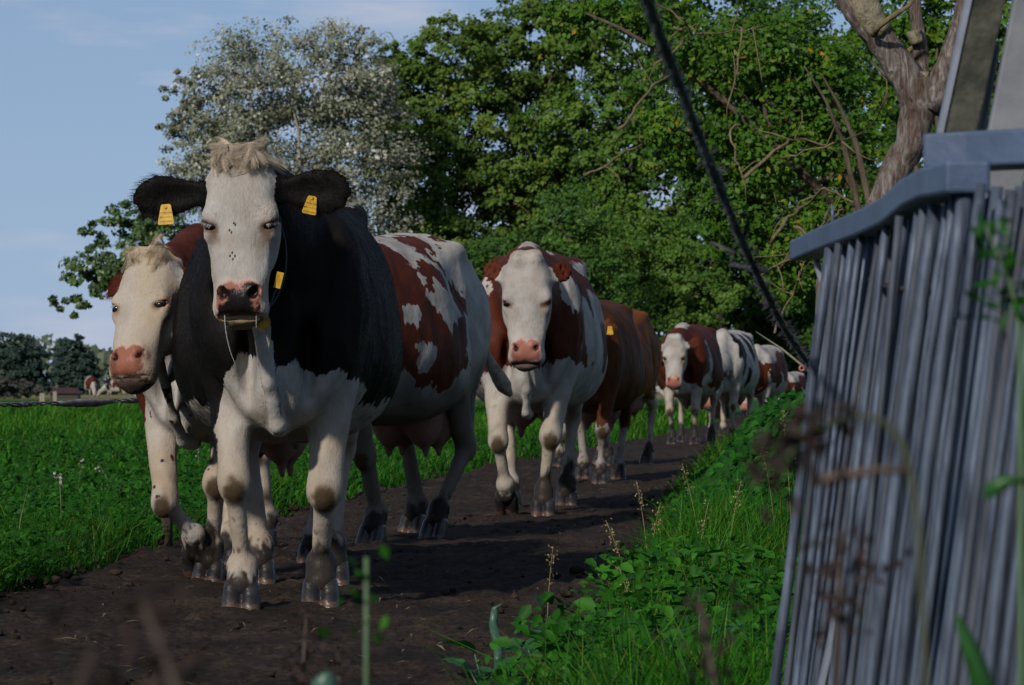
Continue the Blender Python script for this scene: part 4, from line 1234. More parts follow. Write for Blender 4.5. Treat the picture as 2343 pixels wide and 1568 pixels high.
tree('alder_tree', 'shadowy deep green tree of the wood behind the dead trunk', gp(1900, 90), [(1900, 60, 190, 220), (1880, 420, 170, 240), (2040, 330, 160, 230), (1960, 660, 190, 180), (2120, 560, 170, 220)],
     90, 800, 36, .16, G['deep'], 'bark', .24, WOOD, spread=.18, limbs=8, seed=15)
# undergrowth along the foot of the wood
SHR = 'bushes along the foot of the wood'
tree('bush', 'grey-green bush at the foot of the wood behind the patched cow', gp(960, 86), [(920, 700, 110, 130), (1020, 640, 110, 130), (1000, 800, 160, 100)], 86, 380, 30, .12, G['olive'], 'bark', .07, SHR, 'bush', spread=.2, limbs=6, seed=17, twigs=20)
tree('bush', 'large deep green bush behind the head of the white-faced red cow', gp(1230, 84), [(1180, 640, 140, 140), (1290, 560, 130, 140), (1330, 700, 140, 140), (1220, 800, 160, 90)], 84, 560, 32, .13, G['deep'], 'bark', .07, SHR, 'bush', spread=.2, limbs=6, seed=19, twigs=20)
tree('bush', 'round green bush behind the tawny cow, left of the far group', gp(1490, 88), [(1450, 640, 130, 150), (1560, 620, 120, 130), (1520, 760, 130, 110), (1640, 690, 90, 70)], 88, 520, 32, .13, G['green'], 'bark', .07, SHR, 'bush', spread=.2, limbs=6, seed=23, twigs=25)
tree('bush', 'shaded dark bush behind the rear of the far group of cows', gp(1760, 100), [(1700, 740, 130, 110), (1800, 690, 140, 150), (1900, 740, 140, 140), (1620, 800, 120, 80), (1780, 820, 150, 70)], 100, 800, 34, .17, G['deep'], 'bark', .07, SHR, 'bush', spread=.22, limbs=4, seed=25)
# trees that lean over from the right, nearer
tree('hazel_tree', 'nearer leafy tree with yellowing leaves and crooked bare branches over the lane', gp(1985, 27), [(1640, 120, 190, 110), (1480, 40, 130, 75), (1330, 25, 110, 45), (1560, 300, 130, 90), (1760, 330, 150, 140), (1850, 130, 150, 130), (1830, 560, 130, 140), (1700, 500, 110, 90), (1930, 330, 110, 160), (1960, 560, 90, 140), (1640, 420, 90, 60)],
     27, 1500, 22, .054, G['hazel'], 'bark', .11, None, spread=.26, wid=.6, limbs=10, seed=27, shell=.15, droop=.5, trunk_top=tuple(at(1880, 200, 27)))
tree('thorn_tree', 'sparse green tree behind the dead trunk with sky showing through', gp(2240, 42), [(2090, 60, 130, 110), (2190, 160, 120, 130), (2040, 230, 80, 110), (2240, 330, 130, 150), (2010, 110, 70, 80), (2310, 100, 120, 150)],
     42, 620, 24, .085, G['hazel'], 'bark', .14, None, spread=.26, six=True, limbs=12, seed=29, shell=.2, droop=.3)

# far trees across the field
FAR = 'dark trees on the far side of the field'
tree('field_tree', 'dark distant tree at the far left edge of the field', gp(40, 300), [(38, 795, 50, 48), (78, 822, 36, 46), (0, 830, 50, 55), (30, 855, 60, 45), (75, 872, 45, 34)], 300, 420, 26, .36, G['far'], 'bark', .4, FAR, spread=.22, limbs=4, seed=31)
tree('field_tree', 'dark distant rounded tree to the right of the similar one, beside the white-faced brown cow', gp(172, 310), [(163, 803, 36, 40), (192, 835, 34, 44), (150, 846, 36, 48), (180, 872, 44, 34), (210, 868, 24, 28)], 310, 380, 26, .36, G['far'], 'bark', .4, FAR, spread=.22, limbs=4, seed=33)
tree('bush', 'brownish distant thicket under the leftmost far tree', gp(10, 290), [(5, 885, 60, 28), (60, 893, 40, 18)], 290, 120, 24, .35, leaf_mat('brown_thicket', [(0, (.022, .026, .022)), (1, (.05, .05, .04))], .8, .1), 'bark', .1, None, 'bush', spread=.25, limbs=0, seed=35)

def far_wood():
    rg = np.random.default_rng(9); n = 9000
    x = rg.uniform(-160, 40, n); y = 560 + rg.normal(size=n) * 12
    z = rg.random(n) * (9 + 5 * fbm(np.stack([x, y * 0, y * 0], 1), .05, 3, 3))
    V, F = leaves(np.stack([x, y, z], 1), rg.normal(size=(n, 3)) + [0, -1, .5], 1.5 * (.6 + .8 * rg.random(n)), rg, .8)
    tag(link('far_wood', mesh_np('far_wood', V, F, True, rnd_attr(rg.random(n), 1)), leaf_mat('far_wood_leaves', [(0, (.05, .075, .055)), (1, (.10, .13, .085))], .8, .2)), kind='stuff')
far_wood()

# dead barkless trunk and crooked bare branches
def dead_tree():
    m, n, l, b = new_mat('weathered_dead_wood')
    tc = N(n, 'ShaderNodeTexCoord'); mp = N(n, 'ShaderNodeMapping'); mp.inputs['Scale'].default_value = (1, 1, .16)
    l.new(tc.outputs['Object'], mp.inputs['Vector'])
    nz = N(n, 'ShaderNodeTexNoise', Scale=38, Detail=8, Roughness=.7, Distortion=1.0); l.new(mp.outputs['Vector'], nz.inputs['Vector'])
    n2 = N(n, 'ShaderNodeTexNoise', Scale=7, Detail=4); l.new(tc.outputs['Object'], n2.inputs['Vector'])
    ad = N(n, 'ShaderNodeMath', operation='MULTIPLY_ADD'); ad.inputs[1].default_value = .35; l.new(n2.outputs['Fac'], ad.inputs[0]); l.new(nz.outputs['Fac'], ad.inputs[2])
    r = ramp(n, [(.50, (.014, .011, .010)), (.60, (.075, .045, .032)), (.70, (.115, .095, .085)), (.86, (.26, .24, .225))]); l.new(ad.outputs[0], r.inputs['Fac'])
    l.new(r.outputs['Color'], b.inputs['Base Color']); b.inputs['Roughness'].default_value = .8
    bp = N(n, 'ShaderNodeBump', Strength=1.0, Distance=.025); l.new(nz.outputs['Fac'], bp.inputs['Height']); l.new(bp.outputs['Normal'], b.inputs['Normal'])
    D = 16.0
    base = np.array([at(1950, HV, D).x, D, -.05]); root = empty('dead_tree', base); tag(root, 'dead barkless forked trunk, grey and reddish, rising behind the metal fence', 'tree')
    def Pt(u, v, dd=0): p = at(u, v, D + dd); return np.array(p) - base
    def sp(pts, k=4):
        pts = np.array(pts); t = np.linspace(0, len(pts) - 1, (len(pts) - 1) * k + 1)
        q = np.stack([np.interp(t, range(len(pts)), pts[:, i]) for i in range(3)], 1)
        for _ in range(2): q[1:-1] = (q[:-2] + 2 * q[1:-1] + q[2:]) / 4
        return q
    def part(name, pts, rads, mat, seed):
        q = sp(pts); rr = np.interp(np.linspace(0, 1, len(q)), np.linspace(0, 1, len(rads)), rads)
        mb = MB(); mb.tube(q, rr, 18, jit=.07, seed=seed); return mb.build(name, mat, root)
    k = D / FPX
    part('trunk', [np.array([0, 0, 0]), Pt(1965, 800), Pt(1985, 560), Pt(2030, 430), Pt(2085, 330), Pt(2105, 240), Pt(2100, 180)], [58 * k, 46 * k, 37 * k, 33 * k, 33 * k, 42 * k, 36 * k], m, 1)
    part('limb', [Pt(2112, 250), Pt(2075, 175), Pt(2020, 95), Pt(1960, 20), Pt(1905, -60), Pt(1850, -140)], [40 * k, 38 * k, 33 * k, 34 * k, 32 * k, 28 * k], m, 2)
    part('limb', [Pt(2120, 250), Pt(2160, 170), Pt(2195, 80), Pt(2215, -10), Pt(2230, -110)], [38 * k, 28 * k, 24 * k, 22 * k, 20 * k], m, 3)
    part('limb', [Pt(2106, 215, .05), Pt(2107, 130, .1), Pt(2100, 60, .1), Pt(2085, -80, .1)], [20 * k, 19 * k, 15 * k, 13 * k], m, 4)
    lich = bark_mat('flaking_lichen_bark', (.30, .27, .19), (.10, .09, .06), 30, .8)
    part('bark_patch', [Pt(1955, -20, -.03), Pt(1985, 30, -.03), Pt(2020, 78, -.03)], [33 * k, 36 * k, 26 * k], lich, 5)
    part('bark_patch', [Pt(2092, 70, .05), Pt(2098, 100, .05)], [17 * k, 14 * k], lich, 6)
    part('bark_patch', [Pt(2107, 165, -.0), Pt(2108, 200, -.0)], [21 * k, 22 * k], lich, 7)
    for pts in ([Pt(2000, 80, -.1), Pt(2010, 60, -.2), Pt(2045, 35, -.2), Pt(2085, 10, -.2), Pt(2100, -30, -.2)], [Pt(2060, 150, .05), Pt(2080, 112, .1), Pt(2108, 100, .1)], [Pt(2060, 150), Pt(2085, 180), Pt(2103, 190)]):
        part('twig', pts, [7 * k, 6 * k, 3.5 * k], MAT['twig'], 8)
dead_tree()

def crooked():
    """bare crooked branches of the overhanging tree, each its own part"""
    root = next(o for o in COL.objects if o.name.startswith('hazel_tree'))
    b0 = np.array(root.location); rg = np.random.default_rng(17)
    runs = [([(1340, 400), (1390, 375), (1440, 345), (1470, 330)], 24), ([(1540, 60), (1610, 75), (1680, 70), (1740, 60)], 24), ([(1495, 150), (1530, 130), (1580, 75), (1560, 40), (1500, 5)], 24),
            ([(1560, 250), (1590, 210), (1620, 170), (1640, 130)], 25), ([(1700, 60), (1690, 150), (1670, 230), (1660, 320)], 24), ([(1690, 280), (1670, 300), (1685, 370), (1710, 430)], 24),
            ([(1790, 355), (1850, 345), (1930, 320), (1985, 300), (2030, 225)], 22), ([(1700, 410), (1790, 330), (1830, 315), (1900, 330)], 23), ([(1640, 10), (1720, 40), (1800, 90), (1860, 140)], 25),
            ([(1760, 560), (1800, 500), (1840, 470), (1890, 430), (1950, 460)], 22), ([(1780, 620), (1830, 560), (1880, 520), (1900, 470)], 22), ([(1730, 640), (1790, 600), (1850, 590), (1900, 570)], 22),
            ([(1770, 760), (1800, 690), (1830, 640), (1860, 600)], 21), ([(1820, 520), (1860, 540), (1900, 500), (1930, 480)], 21), ([(1740, 130), (1790, 120), (1870, 150), (1950, 130), (2010, 100)], 23),
            ([(1600, 420), (1640, 380), (1680, 340), (1720, 300)], 24), ([(1420, 300), (1450, 250), (1500, 190), (1540, 170)], 25), ([(1880, 560), (1870, 500), (1880, 430), (1870, 380)], 21)]
    runs = [r_ for q_, r_ in enumerate(runs) if q_ not in (3, 8, 14, 15, 17)]
    for k, (run, d) in enumerate(runs):
        pts = np.array([np.array(at(u, v, d + .25 * i * rg.normal())) for i, (u, v) in enumerate(run)])
        t = np.linspace(0, len(pts) - 1, len(pts) * 3); q = np.stack([np.interp(t, range(len(pts)), pts[:, i]) for i in range(3)], 1)
        q += rg.normal(size=q.shape) * .008
        mb = MB(); mb.tube(q - b0, np.linspace(.011, .005, len(q)) * rg.uniform(.7, 1.3), 6, jit=.1, seed=k)
        # a few side shoots
        for _ in range(3):
            a = q[rg.integers(2, len(q))]; e = a + rg.normal(size=3) * [.16, .16, .16]
            mb.tube(limb(a, e, rg, .2, 4) - b0, [.006, .005, .004, .002], 5)
        mb.build('branch', MAT['twig'], root)
    for run, r in (([(1985, 900), (1985, 640), (1965, 480), (1930, 330), (1890, 230), (1840, 150)], .05), ([(2000, 700), (1990, 470), (1960, 330), (1920, 240), (1880, 170)], .05), ([(1960, 800), (1995, 470), (2040, 340), (2120, 300)], .085)):
        pts = np.array([np.array(at(u, v, 26)) for u, v in run]); pts[0][2] = -.05
        t = np.linspace(0, len(pts) - 1, 20); q = np.stack([np.interp(t, range(len(pts)), pts[:, i]) for i in range(3)], 1)
        mb = MB(); mb.tube(q - b0, np.linspace(r * .8, r * .10, 20), 12, jit=.04, seed=3); mb.build('limb', MAT['bark'], root)
crooked()
# ------------------------------------------------------------------ the herd
def pat_lead(P, I):
    x, y, z = P.T
    n1 = fbm(P * [1, 1, .8], 6, 3, 4) * .05 + fbm(P * [1, 1, .45], 26, 3, 6) * .036
    # black above a line that climbs towards the chest and drops along the flanks
    line = np.interp(y, [-.40, -.30, -.215, -.19, -.13, -.07, -.02, .02, .07, .11, .15, .20, .25, .32, .42],
                        [.50, .48, .56, .72, .82, .86, .80, .82, .83, .79, .78, .80, .76, .70, .66])
    line = np.where(x < -.35, np.interp(x, [-1.7, -1.25, -1.0, -.7, -.35], [1.25, 1.0, .70, .68, .68]), line)
    d = z - line + n1
    dl = (z - .55) * .6 - (np.abs(y) - .02) * 1.0
    # the hanging fold of the dewlap is white up to the throat
    fold = .030 - np.abs(y - np.interp(z, [.55, 1.1], [.0, -.07])) + n1 * .2; fold = np.where((x > .22) & (z < 1.06) & ~I['head'], fold, -1)
    d = np.where(fold > 0, -fold, d)
    # outer side of the right foreleg stays black
    lg = np.minimum(-.205 - y + n1 * .5, .16 - np.abs(x + .02)); d = np.where((z < .75) & (x > -.3), np.maximum(lg, np.where(z > .62, d, -1)), d)
    wp = .10 - np.sqrt(((x + .35) / 1.6) ** 2 + ((y - .26) / .7) ** 2 + ((z - 1.30) / 1.1) ** 2) + n1
    wp2 = blobs(P, [(-1.05, .20, 1.475, .2, .07, .06), (-1.15, .39, 1.02, .12, .07, .20)], .03, 9, 63, .02)
    d = np.minimum(d, -np.maximum(wp2, np.where(z < 1.0, -1, -1)))
    d = np.where((z < .60) & (x < -.8), -.1, d)
    t, w, v = I['t'], I['w'], I['v']
    face = np.minimum(np.minimum(v + .135 + .05 * np.clip((t - .1) / .2, 0, 1), .60 - t), t + .10)
    d = np.where(I['head'], np.minimum(d, -face), d)
    d = np.where(I['head'] & (t > .30), -.1, d)
    return np.where(I['ear'], .05, d)

def pat_face_white(d, I, lim=.15, ears=True):
    t, v = I['t'], I['v']
    face = np.minimum(np.minimum(v + lim, .60 - t), t + .10)
    d = np.where(I['head'], np.minimum(d, -face), d)
    d = np.where(I['head'] & (t > .33), -.1, d)
    return np.where(I['ear'], np.where(I['ear_l'] > (.055 if ears else -1), .05, -.03), d)

def pat_left(P, I):
    x, y, z = P.T
    n1 = fbm(P, 7, 3, 14) * .05 + fbm(P * [1, 1, .5], 30, 2, 6) * .02
    line = np.interp(y, [-.4, -.24, -.19, -.10, .0, .1, .2, .4], [.45, .50, .78, .93, .95, .88, .80, .72])
    d = z - line + n1
    d = np.maximum(d, np.where((z < .95) & (z > .3) & (x > -.3), .03 * fbm(P, 28, 2, 3) * 3 - .052 + .02 * np.exp(-((z - .47) / .1) ** 2) + .015 * np.exp(-((z - .75) / .08) ** 2), -1))
    lg = np.minimum(-.225 - y + n1 * .5, .2 - np.abs(x)); d = np.where((z < .72) & (z > .35), np.maximum(d, lg), d)
    d = np.where((z < .6) & (x < -.9), -.1, d)
    return pat_face_white(d, I, .20, ears=True)

def pat_patched(P, I):
    d = blobs(P, [(-.55, .42, 1.04, .32, .45, .30), (-.78, .4, .98, .24, .4, .22), (-.30, .3, 1.2, .3, .4, .25), (-.9, .10, 1.36, .20, .16, .12), (.3, 0, 1.2, .4, .4, .4), (-.98, .36, 1.08, .08, .3, .16), (-.7, -.4, 1.0, .5, .3, .3)], .11, 7, 33, .065)
    hol = blobs(P, [(-.72, .40, 1.16, .05, .2, .12), (-.42, .40, 1.06, .045, .2, .05), (-.60, .4, 1.24, .035, .2, .05), (-.85, .4, 1.12, .04, .2, .10), (-.5, .4, .88, .05, .2, .04), (-.98, .4, .95, .05, .2, .1)], .09, 8, 35, .05)
    return pat_face_white(np.minimum(d, -hol), I)

def pat_middle(P, I):
    x, y, z = P.T
    n1 = fbm(P, 7, 3, 24) * .06 + fbm(P * [1, 1, .45], 26, 3, 16) * .045
    d = z - np.interp(y, [-.4, -.2, -.1, 0, .1, .2, .3, .42], [.70, .76, .80, .82, .80, .86, .80, .74]) + n1
    wh = blobs(P, [(-.25, -.34, 1.22, .10, .14, .26), (.05, .23, 1.17, .10, .06, .09), (.0, .27, 1.06, .05, .06, .12), (.05, -.24, 1.18, .12, .08, .10), (-.33, .36, 1.0, .11, .14, .20), (-.62, .42, .95, .22, .2, .30), (-.62, .42, .68, .40, .2, .18), (-.1, 0, 1.45, .3, .07, .06), (-.95, 0, 1.42, .5, .1, .06), (-.9, .3, 1.36, .3, .07, .05)], .05, 9, 27, .03)
    hol = blobs(P, [(-.68, .42, .90, .08, .2, .16)], .03, 9, 28, .03)
    d = np.minimum(d, -np.minimum(wh, -hol))
    d = np.where((z < .62), -.1, d)
    return pat_face_white(d, I, .16)

def pat_plain(dirt):
    def f(P, I):
        x, y, z = P.T
        d = z - dirt + fbm(P, 8, 3, 5) * .08
        return np.where(I['head'] | I['ear'], .1, d)
    return f

def pat_far_red(P, I):
    x, y, z = P.T
    d = z - np.interp(y, [-.4, -.15, 0, .15, .4], [.5, .72, .78, .72, .62]) + fbm(P, 8, 3, 4) * .06
    d = np.minimum(d, -blobs(P, [(0, 0, 1.45, .25, .09, .1), (-.3, .33, 1.02, .05, .1, .25), (-.15, .32, .72, .25, .1, .14)], .04, 9, 3))
    return pat_face_white(np.where(z < .5, -.1, d), I, .16)

def pat_far_black(P, I):
    d = blobs(P, [(-.1, .22, 1.12, .20, .16, .36), (-.55, .30, 1.25, .09, .22, .26), (-.9, .3, 1.2, .10, .25, .30), (-.35, .33, .85, .08, .1, .14), (-.1, -.22, 1.1, .5, .2, .3), (-1.3, .2, 1.2, .1, .2, .2)], .05, 8, 43)
    return np.where(I['head'], -.1, np.where(I['ear'], .05, d))

def pat_far_pied(P, I):
    d = blobs(P, [(-.2, .0, .98, .5, .5, .24), (-.8, .3, 1.1, .4, .25, .3), (.3, 0, .9, .3, .3, .3), (-1.3, .2, 1.1, .1, .2, .3)], .12, 9, 53)
    return pat_face_white(d, I, .10)

def pat_field(seed):
    def f(P, I):
        return np.where(I['head'], -.1, blobs(P, [(-.2, 0, 1.1, .45, .6, .5), (-.9, 0, 1.05, .3, .5, .4), (-1.4, 0, 1.0, .2, .5, .3)], .2, 5, seed))
    return f

lead = dict(label='black cow with a white face leading the herd, a yellow tag in each ear', mat='black', patchcol=BLACKP, pattern=pat_lead,
    loc=(-.780, 10.88), rz=-88, h=.0085, seed=3, poll=(.60, -.110, 1.468), pitch=8, yaw=-5, roll=1.0, lid=.0068, rimw=1.7, wide=1.03, ear_len=1.25, hs=.985,
    legs={'FR': (.08, -.124, 0), 'FL': (-.06, .135, 0), 'HR': (-1.36, -.130, 0), 'HL': (-1.30, .150, 0)},
    ear={1: (1, .05, .05, .25), -1: (1, .13, .10, .25)}, muzzle_black=True, lip=(0.16, 0.115, 0.06), skin=(0.235, 0.10, 0.078),
    mudline={'FR': .12, 'FL': .20, 'HR': .16, 'HL': .18}, grime=.25, dewlap=.585, dew_y=.0,
    fur=170000, forelock=15000, forelock_len=.085, rim=(0.10, 0.05, 0.04), udder_size=.6, udder_up=.12)
left = dict(label='brown cow with a cream face and lifted forefoot, left of the black cow', mat='red', patchcol=REDP, pattern=pat_left,
    loc=(-1.20, 12.35), rz=-99, scale=.93, h=.0105, seed=5, poll=(.70, -.035, 1.315), pitch=27, yaw=-14, roll=5, hs=1.01, lid=.011, wide=1.0,
    legs={'FL': (.02, .055, 0), 'FR': dict(foot=(-.04, .00, .09), toe=-62, knee=(.19, -.085, .335)), 'HL': (-1.45, .16, 0), 'HR': (-1.1, -.16, 0)},
    ear={1: (1, -.55, -.35, .15), -1: (.60, -.35, -.42, .1)}, ear_len=.9, earhair=1500, skin=(0.135, 0.056, 0.038), lip=(0.03, 0.018, 0.015), tear=.26, rim=(0.42, 0.20, 0.15),
    mudline={'FL': .17}, grime=.2, dewlap=.55, fur=110000, forelock=13000, forelock_len=.08, lockcol=(0.40, 0.325, 0.225), facetint=((.33, .265, .18), .45), legtint=(0.30, 0.215, 0.125))
patched = dict(label='red and white patched cow half hidden behind the black cow, udder and flank showing', mat='red', patchcol=REDP, pattern=pat_patched,
    loc=(-.95, 15.05), rz=-112, h=.0145, seed=7, scale=1.03, poll=(.70, .0, 1.2), pitch=25,
    legs={'FL': (-.38, .15, 0), 'FR': (.15, -.15, 0), 'HL': (-1.06, .17, 0), 'HR': (-1.55, -.16, 0)}, grime=.9, splash=1, belly=.9,
    mudline={'HL': .21}, udder_size=1.15, fur=0,
    tail=[(-1.64, 0, 1.34), (-1.74, .02, 1.2), (-1.79, .08, .98), (-1.84, .16, .80), (-1.83, .25, .68)])
middle = dict(label='red cow with a white face and lifted forefoot, in the middle of the herd', mat='red', patchcol=REDP, pattern=pat_middle,
    loc=(.095, 18.95), rz=-93, scale=1.09, h=.013, seed=9, poll=(.66, .02, 1.345), pitch=6, yaw=1, hs=1.04, lid=.006,
    legtint=(.29, .235, .165), legs={'FL': (.10, .085, 0), 'FR': dict(foot=(.0, -.115, .07), toe=-65, knee=(.20, -.15, .40)), 'HL': (-1.3, .16, 0), 'HR': (-1.2, -.16, 0)},
    ear={1: (.75, -.45, -.40, .1), -1: (.75, -.55, -.40, .1)}, ear_len=.78, skin=(0.20, 0.085, 0.072), tear=.25, grime=.35, mudline={'FL': .24, 'HL': .26}, wide=1.02, fur=0, dewlap=.52,
    forelock=2500, forelock_len=.03)
brown = dict(label='plain brown cow with dark legs directly behind the white-faced red cow', mat='brown', patchcol=(.075, .024, .007), pattern=pat_plain(.45),
    loc=(.57, 25.3), rz=-97, h=.021, seed=11, poll=(.55, .05, 1.30), pitch=10, eyeballs=False, ear={1: (1, -.45, -.1, .1), -1: (1, -.4, -.1, .1)},
    legs={'FL': (.1, .13, 0), 'FR': (-.2, -.15, 0), 'HL': (-1.15, .16, 0), 'HR': (-1.45, -.16, 0)}, legtint=(0.05, 0.02, 0.01), tailmat=MAT['tail_dark'])
orange = dict(label='tawny orange cow with whitish hind legs, rearmost of the nearer group', mat='orange', patchcol=(.32, .115, .028), pattern=pat_plain(.62),
    loc=(.62, 31.0), rz=-112, h=.022, seed=13, poll=(.6, 0, 1.3), pitch=10, eyeballs=False, scale=1.06, tailmat=MAT['tail_dark'],
    legs={'FL': (-.38, .15, 0), 'FR': (.1, -.15, 0), 'HL': (-1.45, .16, 0), 'HR': (-1.05, -.16, 0)}, mudline={'HL': .2, 'FL': .2}, grime=.3)
far_red = dict(label='distant red cow with a white face leading the far group on the path', mat='red', patchcol=REDP, pattern=pat_far_red,
    loc=(2.30, 43.6), rz=-100, scale=1.12, h=.024, seed=15, poll=(.62, -.03, 1.27), pitch=5, hs=1.12, yaw=-2,
    legs={'FL': (.05, .15, 0), 'FR': (.0, -.13, 0), 'HL': (-1.3, .2, 0), 'HR': (-1.45, -.2, 0)}, mudline={'FL': .25, 'FR': .25, 'HL': .25, 'HR': .25},
    ear={1: (.85, -.35, -.1, .1), -1: (1, -.05, -.1, .1)})
far_black = dict(label='distant white cow with black stripes, head lowered, beside the nettles', mat='black', patchcol=BLACKP, pattern=pat_far_black,
    loc=(3.22, 49.5), rz=-101, scale=1.14, h=.028, seed=17, poll=(.72, -.06, .98), pitch=18, hs=1.12, yaw=-8, legs={'FR': (.05, -.15, 0), 'FL': (.15, .15, 0)})
far_pied = dict(label='distant red and white cow with a pale back, head low, behind the nettles', mat='red', patchcol=REDP, pattern=pat_far_pied,
    loc=(4.38, 58.0), rz=-104, scale=1.06, h=.034, seed=19, poll=(.72, -.05, .85), pitch=25, eyeballs=False)
far_last = dict(label='last small red and white cow of the herd, farthest along the path', mat='red', patchcol=REDP, pattern=pat_far_pied,
    loc=(6.45, 76.0), rz=-108, scale=.80, h=.042, seed=21, poll=(.72, 0, .85), pitch=25, eyeballs=False)

HERD = [lead, left, patched, middle, brown, orange, far_red, far_black, far_pied, far_last]
for c in HERD:
    c['root'] = build_cow(c)
put_ear_tag(lead, lead['root'], -1, .150, .055, 3, (.054, .066))
put_ear_tag(lead, lead['root'], 1, .130, .045, -12, (.046, .060))
put_ear_tag(brown, brown['root'], 1, .10, .05, 0, ink=False)
put_ear_tag(orange, orange['root'], 1, .10, .05, 0, ink=False)

# collar of the black cow: a thin strap round the throat with a yellow block and a hanging disc
def lead_collar():
    H = lead['H']; root = lead['root']
    pts = []
    for a in np.linspace(0, 2 * np.pi, 41):
        pts.append(H.p(.31 - .20 * math.cos(a), .022 + .112 * math.sin(a), -.17 - .07 * math.cos(a)))
    mb = MB(); pts = np.array(pts)
    mb.tube(pts, .003, 6, cap=False); mb.build('collar', MAT['strap'], root)
    q = H.p(.385, .118, -.10); mb = MB()
    Mx = Matrix.Rotation(R(-14), 3, 'X'); mb.box(q, (.014, .022, .052), Mx); mb.build('collar_block', MAT['tag'], root, smooth=False)
    q = H.p(.517, .060, -.13); mb = MB()
    mb.tube([q - [.008, 0, 0], q + [.008, 0, 0]], [.027, .027], 20)
    o = mb.build('collar_disc', MAT['tag'], root, smooth=False)
    mb = MB(); mb.tube([H.p(.40, .10, -.17), H.p(.47, .08, -.15), q + [0, 0, .03]], .004, 6); mb.build('collar_cord', MAT['strap'], root)
    # strings of drool from the mouth
    m, n, l, b = new_mat('saliva'); b.inputs['Base Color'].default_value = (.8, .8, .8, 1); b.inputs['Roughness'].default_value = .05; b.inputs['Transmission Weight'].default_value = .7
    for w_, L_ in ((-.050, .16), (.052, .045)):
        p0 = H.p(.505, w_, -.045); mb = MB()
        tq = np.linspace(0, 1, 8); mb.tube([p0 + [0.0, -.035 * x * (w_ < 0) * -1 * x, -L_ * x] for x in tq], [.0016 - .0009 * x for x in tq], 5); mb.build('drool', m, root)
    # flies walking on the face
    for (t_, w_) in ((.215, -.014), (.238, -.028), (.322, -.026), (.312, -.019)):
        p0 = H.p(t_, w_, .008); mb = MB(); mb.tube([p0 - [0, .001, .004], p0, p0 + [0, .001, .004]], [.0018, .003, .0018], 6)
        o = mb.build('fly', MAT['strap'], None); o.matrix_world = root.matrix_world @ Matrix.Identity(4)
        o.location = root.location; o.rotation_euler = root.rotation_euler; o.scale = root.scale
        tag(o, {.215: 'small black fly between the eyes of the black cow, upper', .238: 'small black fly between the eyes of the black cow, lower', .322: 'small black fly on the nose bridge of the black cow, lower', .312: 'small black fly on the nose bridge of the black cow, upper'}[t_], 'fly', 'flies on the white face')
lead_collar()
